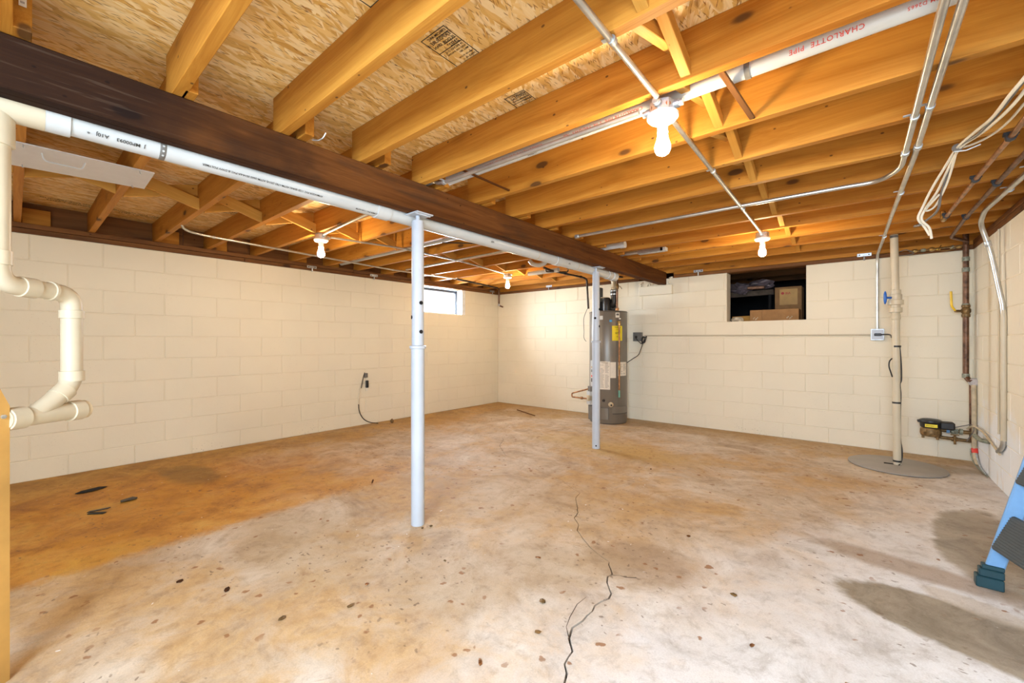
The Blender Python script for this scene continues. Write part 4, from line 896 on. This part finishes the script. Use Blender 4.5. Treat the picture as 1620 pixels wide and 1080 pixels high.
t = thing('wooden_board', 'pale horizontal board at mid height inside the dark opening', 'board', (-1.3, 6.62, 1.76)); stick('board', (-2.2, 6.62, 1.775), (-.87, 6.62, 1.805), .05, .07, M['dirt'], t); pbox('support_leg', (-2.15, 6.60, OZ0), (-2.10, 6.64, 1.75), M['sill'], t); 
pbox('support_leg', (-.93, 6.60, OZ0), (-.90, 6.64, 1.78), M['dark'], t)
t = thing('plastic_sheeting', 'crumpled grey violet plastic heaped on the board in the opening', 'plastic sheet', (-1.2, 6.6, 1.83)); bm = bmesh.new(); lump(bm, (-1.28, 6.62, 1.89), (.16, .10, .075), 3, 3, .22); lump(bm, (-1.02, 6.64, 1.92), (.15, .10, .065), 5, 3, .22); lump(bm, (-1.24, 6.56, 1.84), (.06, .05, .05), 8, 3, .25); link('sheet', bm, M['plasticbag'], t, True)
t = thing('foam_scrap', 'pink tan foam scrap lying on the plastic in the opening', 'scrap', (-1.08, 6.52, 1.86)); pbox('scrap', (-1.17, 6.49, 1.845), (-.96, 6.53, 1.888), M['copper_dark'], t, .008)
t = thing('rubble_lump', 'cream rubble lump at the lower left corner of the opening', 'rubble', (-1.17, 5.95, OZ0)); bm = bmesh.new(); lump(bm, (-1.175, 5.93, OZ0 + .022), (.075, .05, .042), 2, 2, .15); link('lump', bm, M['styro'], t)
t = thing('wooden_lath', 'thin pale lath behind the carton in the opening', 'lath', (-1.1, 6.25, OZ0)); stick('lath', (-1.30, 6.26, OZ0 + .05), (-.95, 6.26, OZ0 + .06), .03, .07, M['brace'], t); pbox('foot', (-1.29, 6.25, OZ0 - .004), (-1.24, 6.27, OZ0 + .02), M['sill'], t)

# ------------------------------------------------------------------ sump cover, discharge pipe
SX, SY = .275, 5.11
t = thing('sump_cover', 'flat round grey-brown sump cover on the floor', 'cover', (SX, SY, 0))
bm = bmesh.new(); lathe(bm, [(.325, 0.002), (.336, .006), (.336, .013), (.330, .016), (.05, .020)], (SX - .005, SY + .0, 0), (0, 0, 1), 64); link('lid', bm, M['disc'], t, True)
pbox('cord_slot', (SX - .085, SY - .03, .0185), (SX - .02, SY + .01, .0215), M['dark'], t)
t = thing('sump_pipe', 'vertical cream sump discharge pipe with a check valve and blue handle', 'pipe', (SX, SY, .02))
def zs(v): return 1.13 + (540.3 - v) / 656 * (1.13 * 656 / (738 - 540.3))
ptube('lower_pipe', [(SX + .006, SY, .02), (SX - .004, SY, zs(506))], .0285, M['pvc_cream'], t, 0, 24); ptube('upper_pipe', [(SX - .006, SY, zs(470)), (SX - .016, SY, zs(371))], .0285, M['pvc_cream'], t, 0, 24)
plathe('grey_band', [(.0292, -.012), (.0292, .006)], (SX - .016, SY, zs(374)), (-.03, 0, 1), M['greybox'], t, 24)
prof = [(.030, zs(506)), (.034, zs(505)), (.034, zs(498)), (.030, zs(497)), (.030, zs(494.5)), (.046, zs(494)), (.046, zs(487)), (.034, zs(486.5)), (.034, zs(482.5)), (.056, zs(482)), (.056, zs(475)), (.044, zs(474.5)), (.044, zs(466)), (.037, zs(465.5)), (.037, zs(459)), (.030, zs(458.5))]
plathe('check_valve', [(r, z) for r, z in prof], (SX - .005, SY, 0), (0, 0, 1), M['pvc_cream'], t, 28)
v_ = -rt; vh = Vector((SX - .005, SY, zs(471)))
ptube('valve_stem', [vh, vh + v_ * .085], .010, M['bluehandle'], t, 0, 12)
bm = bmesh.new(); lump(bm, (0, 0, 0), (.013, .018, .062), 1, 2, .02); bm.transform(Matrix.Translation(vh + v_ * .095)); link('valve_handle', bm, M['bluehandle'], t, True)
for v in (548, 637, 729): plathe('cable_strap', [(.0305, -.008), (.0305, .008)], (SX + (.006 if v > 700 else .001), SY, zs(v)), (0, 0, 1), M['black'], t, 20)
pc = t
side = rt; vw = Vector((-SX, -SY, 0)).normalized()
def cordp(u, v, d=.032): # along the pipe surface
    x_off = (u - 1418) / 656 * 3.75; return Vector((SX, SY, zs(v))) + side * x_off + vw * d
ptube('pump_cord', smooth_pts([cordp(1423, 548), cordp(1425.5, 575), cordp(1426, 600), cordp(1423.5, 608), cordp(1425, 625), cordp(1424, 650), cordp(1424, 690), cordp(1427, 712), cordp(1426, 728), cordp(1419, 738, .05)], 5), .0052, M['black'], pc)
ptube('pump_cord', smooth_pts([cordp(1411, 567), cordp(1407, 572), cordp(1406.5, 580), cordp(1409, 588), cordp(1411.5, 596)], 5), .0052, M['black'], pc)

# ------------------------------------------------------------------ water service: main pipe, meter, ground
UX, UY = .783, 5.69
t = thing('water_main', 'vertical brown water main with a yellow-handled valve in the right corner', 'pipe', (UX, UY, .78))
ptube('pipe_run', [(UX, UY, 2.14), (UX, UY, .80), (UX + .02, UY - .03, .765), (.845 - .03, 5.64, .755)], .021, M['copper_dark'], t, .03, 16)
plathe('valve_body', [(.022, -.06), (.030, -.055), (.030, -.03), (.024, -.028), (.034, -.01), (.034, .015), (.024, .03), (.030, .035), (.030, .055), (.022, .06)], (UX, UY, 1.415), (0, 0, 1), M['rust'], t, 14)
ptube('valve_stem', [(UX, UY, 1.415), (UX - .075, UY - .05, 1.415)], .012, M['rust'], t, 0, 10)
ptube('valve_handle', [(UX - .075, UY - .05, 1.42), (UX - .10, UY - .065, 1.46), (UX - .105, UY - .068, 1.60)], .009, M['yellowh'], t, .02, 10)
for z, mt in ((1.465, 'verdigris'), (1.80, 'verdigris'), (1.90, 'verdigris'), (.81, 'verdigris')): plathe('coupling', [(.022, -.02), (.026, -.018), (.026, .018), (.022, .02)], (UX, UY, z), (0, 0, 1), M[mt], t, 14)
plathe('round_clamp', [(.036, 0), (.040, .006), (.030, .016)], (.828, 5.64, .755), (-.3, -1, .35), M['zinc'], t, 18)
ptube('drop_pipe', [(.810, 5.655, .74), (.812, 5.655, .21), (.81, 5.66, .205)], .013, M['copper_dark'], t, .02, 10)
t = thing('ground_pipe', 'tan service pipe with red tape and wire in the right corner', 'pipe', (.825, 5.60, .02))
ptube('pipe_run', smooth_pts([(.823, 5.625, .73), (.825, 5.62, .45), (.823, 5.61, .22), (.825, 5.58, .10), (.832, 5.52, .02)], 5), .017, M['tan'], t, 0, 12)
ptube('red_tape', [(.824, 5.605, .155), (.826, 5.588, .115)], .0225, M['redtag'], t, 0, 10)
ptube('ground_wire', smooth_pts([(.80, 5.60, .15), (.80, 5.57, .08), (.82, 5.50, .02), (.83, 5.30, .012), (.832, 5.15, .01)], 4), .005, M['verdigris'], t, 0, 6)
ptube('ground_wire', smooth_pts([(.83, 5.58, .12), (.835, 5.50, .05), (.835, 5.38, .02), (.835, 5.22, .012)], 4), .007, M['zinc'], t, 0, 6)
t = thing('water_meter', 'brass water meter with a black head and yellow label by the corner', 'meter', (.565, 5.64, .25))
plathe('meter_body', [(.045, 0), (.070, .008), (.076, .03), (.074, .065), (.066, .082)], (.545, 5.63, .222), (0, 0, 1), M['rust'], t, 28)
plathe('meter_head', [(.066, 0), (.074, .008), (.078, .05), (.084, .058), (.082, .072), (.060, .082)], (.545, 5.63, .304), (0, 0, 1), M['black'], t, 28)
pbox('lid_hinge', (.452, 5.59, .352), (.475, 5.65, .372), M['black'], t, .004)
pbox('transmitter', (.60, 5.565, .305), (.70, 5.66, .375), M['black'], t, .010)
mdir = Vector((-.545, -5.63, 0)).normalized(); mx = Vector((-mdir.y, mdir.x, 0))
bm = bmesh.new(); box(bm, (-.042, -.002, -.014), (.042, .002, .014)); bm.transform(Matrix.Translation(Vector((.548, 5.63, .332)) + mdir * .0815) @ Matrix.Rotation(math.atan2(mx.y, mx.x), 4, 'Z')); link('yellow_label', bm, M['yellow'], t)
text('printed_text', '87654321 a', .015, Vector((.548, 5.63, .327)) + mdir * .085, mx, (0, 0, 1), M['ink'], t, 'CENTER')
ptube('outlet_pipe', [(.60, 5.64, .290), (.845, 5.64, .290)], .017, M['rust'], t, 0, 14); ptube('inlet_pipe', [(.57, 5.63, .225), (.80, 5.62, .215)], .015, M['rust'], t, 0, 14)
for x, r, mt in ((.66, .026, 'bluelite'), (.69, .028, 'verdigris'), (.715, .024, 'verdigris'), (.745, .028, 'verdigris')): plathe('union_nut', [(r, -.011), (r, .011)], (x, 5.64, .290), (1, 0, 0), M[mt], t, 8)
plathe('stop_valve', [(.018, -.022), (.024, 0), (.018, .022)], (.70, 5.62, .219), (1, 0, 0), M['rust'], t, 12); ptube('valve_key', [(.70, 5.60, .262), (.70, 5.59, .175)], .009, M['rust'], t, 0, 8)
pbox('valve_wing', (.672, 5.585, .258), (.728, 5.600, .266), M['rust'], t, .002)
plathe('flange_bolt', [(.010, 0), (.010, .03)], (.49, 5.60, .205), (0, 0, 1), M['rust'], t, 6); plathe('flange_bolt', [(.010, 0), (.010, .03)], (.585, 5.565, .205), (0, 0, 1), M['rust'], t, 6)
t = thing('meter_wire', 'thin tangled wires between the water meter and the right wall', 'wire', (.80, 5.58, .33))
ptube('wire_run', smooth_pts([(.70, 5.60, .33), (.76, 5.57, .36), (.80, 5.55, .375), (.81, 5.53, .33), (.77, 5.56, .22)], 5), .004, M['romexgrey'], t, 0, 6)
ptube('wire_run', smooth_pts([(.78, 5.60, .33), (.80, 5.50, .37), (.825, 5.30, .36), (.832, 5.0, .31), (.828, 4.75, .28)], 5), .008, M['tan'], t, 0, 8)
t = thing('wall_stub', 'corroded brass pipe stub entering the right wall', 'pipe', (.84, 5.2, .30)); ptube('stub', [(.80, 5.42, .300), (.80, 5.20, .300), (.846, 5.16, .298)], .018, M['verdigris'], t, .02, 12)
# cream painted conduit down the right wall
t = conduit('conduit bent down from the joists and painted cream on the right wall', [(.735, 2.9, 2.062), (.722, 3.64, 2.062), (.700, 4.42, 2.062), (.715, 4.66, 2.02), (.775, 4.70, 1.80), (.826, 4.665, 1.40), (.830, 4.655, 1.30), (.830, 4.655, .36), (.828, 4.80, .29)], r=.0155, rad=.07, mat='emt', straps=(), coup=[((.757, 4.69, 1.865), (.25, .15, -1))])
ptube('painted_section', [(.829, 4.661, 1.36), (.830, 4.655, 1.30), (.830, 4.655, .40)], .0163, M['pvc_cream'], t, .05, 14)
for y in (3.5, 3.9): strap([(.72, y, 2.062)], t, 'zinc', .0155)
t = conduit('thin cream conduit on the right wall close to the corner', [(.836, 4.83, 1.99), (.836, 4.83, .42)], r=.006, rad=0, mat='pvc_cream')
# copper supply lines under the joists
def copper(label, pts, clips, r=.0115, mt='copper'):
    t = thing('copper_pipe', label, 'pipe', pts[0]); ptube('pipe_run', pts, r, M[mt], t, .03, 12)
    for p in clips:
        bm = bmesh.new(); x, y, z = p; lathe(bm, [(r + .008, -.011), (r + .008, .011)], p, (0, 1, 0), 8); box(bm, (x - .024, y - .010, z + .006), (x + .024, y + .010, z + .022)); link('pipe_clip', bm, M['black'], t)
copper('copper pipe with black clips, leftmost of two under the right joists', [(.565, -1.8, 2.052), (.535, 2.82, 2.052), (.518, 3.56, 2.052), (.507, 4.45, 2.052)], [(.534, 2.875, 2.052), (.520, 3.50, 2.052), (.508, 4.40, 2.055)])
copper('tarnished copper pipe joining the water main under the joists', [(.68, -1.8, 2.050), (.628, 3.6, 2.050), (.622, 4.60, 2.050), (.64, 5.30, 2.050), (UX, 5.60, 2.050), (UX, UY, 2.04)], [(.627, 3.66, 2.050), (.623, 4.52, 2.052)], .0125, 'copper_dark')
t = thing('brass_elbow', 'brass elbow at the end of the leftmost copper pipe', 'fitting', (.507, 4.5, 2.05)); ptube('elbow', [(.507, 4.455, 2.052), (.505, 4.53, 2.050), (.505, 4.535, 2.12)], .015, M['brass'], t, .02, 10)
# romex bundle
t = thing('cable_bundle', 'cream and grey cables stapled and hanging under the right joists', 'cable', (.37, 2.9, 2.06))
K = (.372, 2.905, 2.062)
def cab(pts, mt, r=.0062): ptube('cable', smooth_pts(pts, 6), r, M[mt], t, 0, 8)
cab([(.47, 1.4, 2.04), (.445, 2.10, 2.03), (.425, 2.30, 2.02), (.418, 2.52, 2.03), (.40, 2.72, 2.055), K, (.350, 3.05, 2.03), (.315, 3.20, 1.965), (.29, 3.30, 1.90), (.272, 3.34, 1.84), (.30, 3.36, 1.79), (.322, 3.37, 1.74)], 'romex')
cab([(.50, 1.4, 2.035), (.47, 2.12, 2.03), (.452, 2.40, 2.02), (.432, 2.62, 2.035), (.415, 2.78, 2.055), (K[0] + .008, K[1], K[2] - .004), (.362, 3.06, 2.02), (.338, 3.24, 1.95), (.30, 3.32, 1.885), (.285, 3.33, 1.83), (.318, 3.35, 1.78), (.330, 3.37, 1.72)], 'romex')
cab([(.53, 1.8, 2.05), (.498, 2.50, 2.05), (.487, 2.70, 2.055), (.462, 2.83, 2.06), (.42, 2.90, 2.062), (K[0] + .01, K[1] + .01, K[2])], 'romex', .0048)
cab([(.53, 1.5, 2.06), (.48, 2.0, 2.055), (.455, 2.25, 2.05), (.43, 2.55, 2.04), (.41, 2.75, 2.05), K, (.368, 3.08, 2.015), (.352, 3.22, 1.93), (.345, 3.30, 1.86), (.30, 3.42, 1.83), (.262, 3.40, 1.81), (.28, 3.34, 1.80)], 'romexgrey')
cab([K, (.372, 3.06, 2.01), (.362, 3.18, 1.95), (.335, 3.30, 1.885), (.30, 3.31, 1.875), (.345, 3.22, 1.93)], 'romex', .005)
ptube('cable_tie', [(.36, 2.90, 2.045), (.40, 2.90, 2.040), (.445, 2.89, 2.052)], .0035, M['zinc'], t, 0, 6); plathe('tie_loop', [(.020, -.004), (.020, .004)], K, (0, 1, -.2), M['romexgrey'], t, 12)
# valves and wire junk at the back right corner
t = thing('corner_fittings', 'row of small brass fittings and wires on the sill in the right corner', 'fitting', (.5, 5.70, 2.03))
ptube('branch_pipe', [(.40, 5.70, 2.020), (.775, 5.69, 2.030)], .010, M['rust'], t, 0, 8)
for x, mt, r in ((.44, 'brass', .020), (.50, 'verdigris', .018), (.56, 'brass', .022), (.60, 'yellowh', .014), (.70, 'verdigris', .020), (.74, 'brass', .016)): plathe('fitting', [(r * .7, -.018), (r, 0), (r * .7, .018)], (x, 5.70, 2.024), (1, 0, 0), M[mt], t, 10)
ptube('loop_wire', smooth_pts([(.32, 5.68, 2.03), (.30, 5.66, 2.00), (.36, 5.66, 1.985), (.43, 5.67, 2.0), (.38, 5.68, 2.04), (.33, 5.68, 2.03)], 5), .005, M['romexgrey'], t, 0, 6)
ptube('loop_wire', smooth_pts([(.62, 5.66, 2.05), (.60, 5.64, 2.0), (.66, 5.64, 1.99), (.72, 5.66, 2.02)], 5), .004, M['brass'], t, 0, 6)

# ------------------------------------------------------------------ cable and plug hanging on the left wall
t = thing('wall_cable', 'loose cream and black cable with a plug hanging on the left wall', 'cable', (XL + .02, 3.04, .70))
x = XL + .012
ptube('cable_run', smooth_pts([(x, 3.05, .715), (x, 3.03, .66), (x, 2.985, .52), (x + .01, 2.96, .38), (x + .01, 2.955, .29)], 5), .0055, M['romex'], t, 0, 8)
ptube('cable_run', smooth_pts([(x + .01, 2.955, .29), (x + .015, 2.965, .19), (x + .04, 3.01, .09), (x + .07, 3.09, .035), (x + .09, 3.20, .010)], 5), .0062, M['black'], t, 0, 8)
ptube('cable_run', smooth_pts([(x, 3.05, .715), (x + .008, 3.02, .62), (x + .004, 3.0, .50)], 5), .005, M['black'], t, 0, 8)
pbox('wall_clip', (XL + .002, 3.045, .64), (XL + .03, 3.09, .70), M['greybox'], t, .004); pbox('plug', (XL + .004, 3.065, .50), (XL + .035, 3.10, .60), M['black'], t, .006); pbox('tag', (XL + .003, 3.07, .455), (XL + .012, 3.10, .50), M['label'], t)
# ------------------------------------------------------------------ step ladder leaning on the right wall
LW = Vector((.30, -.95, 0)).normalized(); LP = Vector((.463, 2.87, 0)); LU = Vector((.109, 0, .487)).normalized()
t = thing('step_ladder', 'blue folded step ladder with dark ribbed treads leaning on the right wall', 'ladder', LP)
def rail(y, mat, off=0.0, a=0.055, b=1.10, dpt=.060, wth=.022):
    p0 = LP + LU * a - LW * y; p1 = LP + LU * b - LW * y; return stick('rail', p0, p1, wth, dpt, M[mat], t, up=(1, 0, -.2), bev=.006)
rail(0, 'bluelite'); rail(-.40, 'bluelite')
stick('rear_rail', LP + LU * .12 + LW * .04 + Vector((.095, 0, 0)), LP + LU * 1.0 + LW * .04 + Vector((.055, 0, 0)), .020, .026, M['bluelite'], t, up=(1, 0, -.2), bev=.004)
stick('rear_rail', LP + LU * .12 + LW * .36 + Vector((.07, 0, 0)), LP + LU * 1.0 + LW * .36 + Vector((.05, 0, 0)), .020, .026, M['bluelite'], t, up=(1, 0, -.2), bev=.004)
for y in (0, -.40):
    bm = bmesh.new(); box(bm, (-.044, -.026, 0), (.044, .026, .050), .004); box(bm, (-.034, -.022, .050), (.046, .022, .085), .004); box(bm, (-.024, -.018, .085), (.046, .018, .105), .003)
    bm.transform(Matrix.Translation(LP - LW * y + Vector((.004, 0, .001)))); link('foot', bm, M['teal'], t)
for s0 in (.20, .52, .84):
    c0 = LP + LU * s0 + Vector((-.032, 0, 0)) + LW * .02; tdir = Vector((.060, .02, .145)).normalized(); tdir = (tdir - LW * tdir.dot(LW)).normalized(); nrm = Vector((-tdir.z, 0, tdir.x))
    bm = bmesh.new(); Lw = .36; Dp = .165; R_ = Matrix((LW, tdir, LW.cross(tdir))).transposed().to_4x4(); R_.translation = c0
    box(bm, (0, -.01, -.012), (Lw, Dp, .012), .006)
    bm.transform(R_); tr = link('tread', bm, M['tread'], t)
    bm = bmesh.new()
    for k in range(13): 
        for zz in (-.0145, .0125): box(bm, (.008, .0 + k * .0122, zz), (Lw - .008, .0062 + k * .0122, zz + .003))
    bm.transform(R_); rb_ = link('tread_ribs', bm, M['tread'], tr); rb_.matrix_parent_inverse = Matrix.Identity(4)
    rb_.parent = tr; rb_.matrix_parent_inverse = Matrix.Identity(4)
    plathe('rivet', [(.006, 0), (.006, .004)], LP + LU * s0 + Vector((0, .012, .02)), (0, 1, 0), M['zinc'], t, 10)
# ------------------------------------------------------------------ litter on the floor
def debris(name, label, cat, loc, size, mat, rot=0.0, group=None, seed=0):
    bm = bmesh.new(); lump(bm, (0, 0, 0), size, seed, 1, .3); bm.transform(Matrix.Translation((loc[0], loc[1], size[2] * 1.15)) @ Matrix.Rotation(rot, 4, 'Z'))
    for v_ in bm.verts: v_.co.z = max(v_.co.z, .0008)
    return prop(link(name, bm, M[mat]), label, cat, group)
debris('dark_scrap', 'flat dark oval scrap on the orange floor near the left wall', 'scrap', (-4.47, .38), (.05, .10, .004), 'dark', .2)
t = thing('tape_scrap', 'bent black strip of tape on the orange floor at left', 'scrap', (-3.86, .36, 0))
stick('strip', (-3.90, .315, .006), (-3.83, .41, .022), .030, .004, M['black'], t); stick('strip', (-3.87, .315, .004), (-3.80, .385, .004), .030, .004, M['black'], t)
debris('dark_scrap', 'small dark leaf-like scrap between tape scrap and left wall', 'scrap', (-3.98, .53), (.04, .06, .006), 'blackiron', .4, seed=4)
debris('wood_chip', 'thin brown twig lying on the floor left of the nearer post', 'twig', (-3.0, 1.85), (.006, .05, .004), 'beam', .9, seed=5)
debris('wood_chip', 'upright rusty angle scrap at the foot of the left wall', 'scrap', (-4.93, 3.34), (.03, .03, .03), 'rust', .9, seed=6)
for i, (x_, y_, c_) in enumerate(((-1.05, 1.47, 'rust'), (-1.63, 1.42, 'rust'), (-.95, 1.30, 'rust'), (-1.28, 1.75, 'copper'), (-.42, 2.05, 'rust'), (-1.02, 1.05, 'copper'), (-2.0, 1.63, 'rust'), (-2.02, 1.58, 'rust'), (-2.14, 1.66, 'rust'), (-.30, 1.75, 'copper'), (-1.75, 1.05, 'copper'), (-1.66, .92, 'rust'), (-.02, 1.75, 'rust'), (-.75, 2.5, 'beam'), (-1.4, 3.6, 'beam'), (-2.2, .62, 'beam'), (-2.45, .5, 'beam'), (-1.8, .70, 'rust'))):
    debris('floor_crumb', 'tiny rust-brown crumb of debris on the bare concrete floor', 'crumb', (x_, y_), (random.uniform(.006, .014), random.uniform(.008, .02), .004), c_, random.random() * 3, 'rust-brown crumbs on the floor', 20 + i)
t = thing('stick_scrap', 'thin wooden stick lying by the wall in the far corner', 'stick', (-3.9, 5.25, 0)); stick('stick', (-4.3, 5.30, .008), (-3.75, 5.05, .008), .014, .012, M['sill'], t)
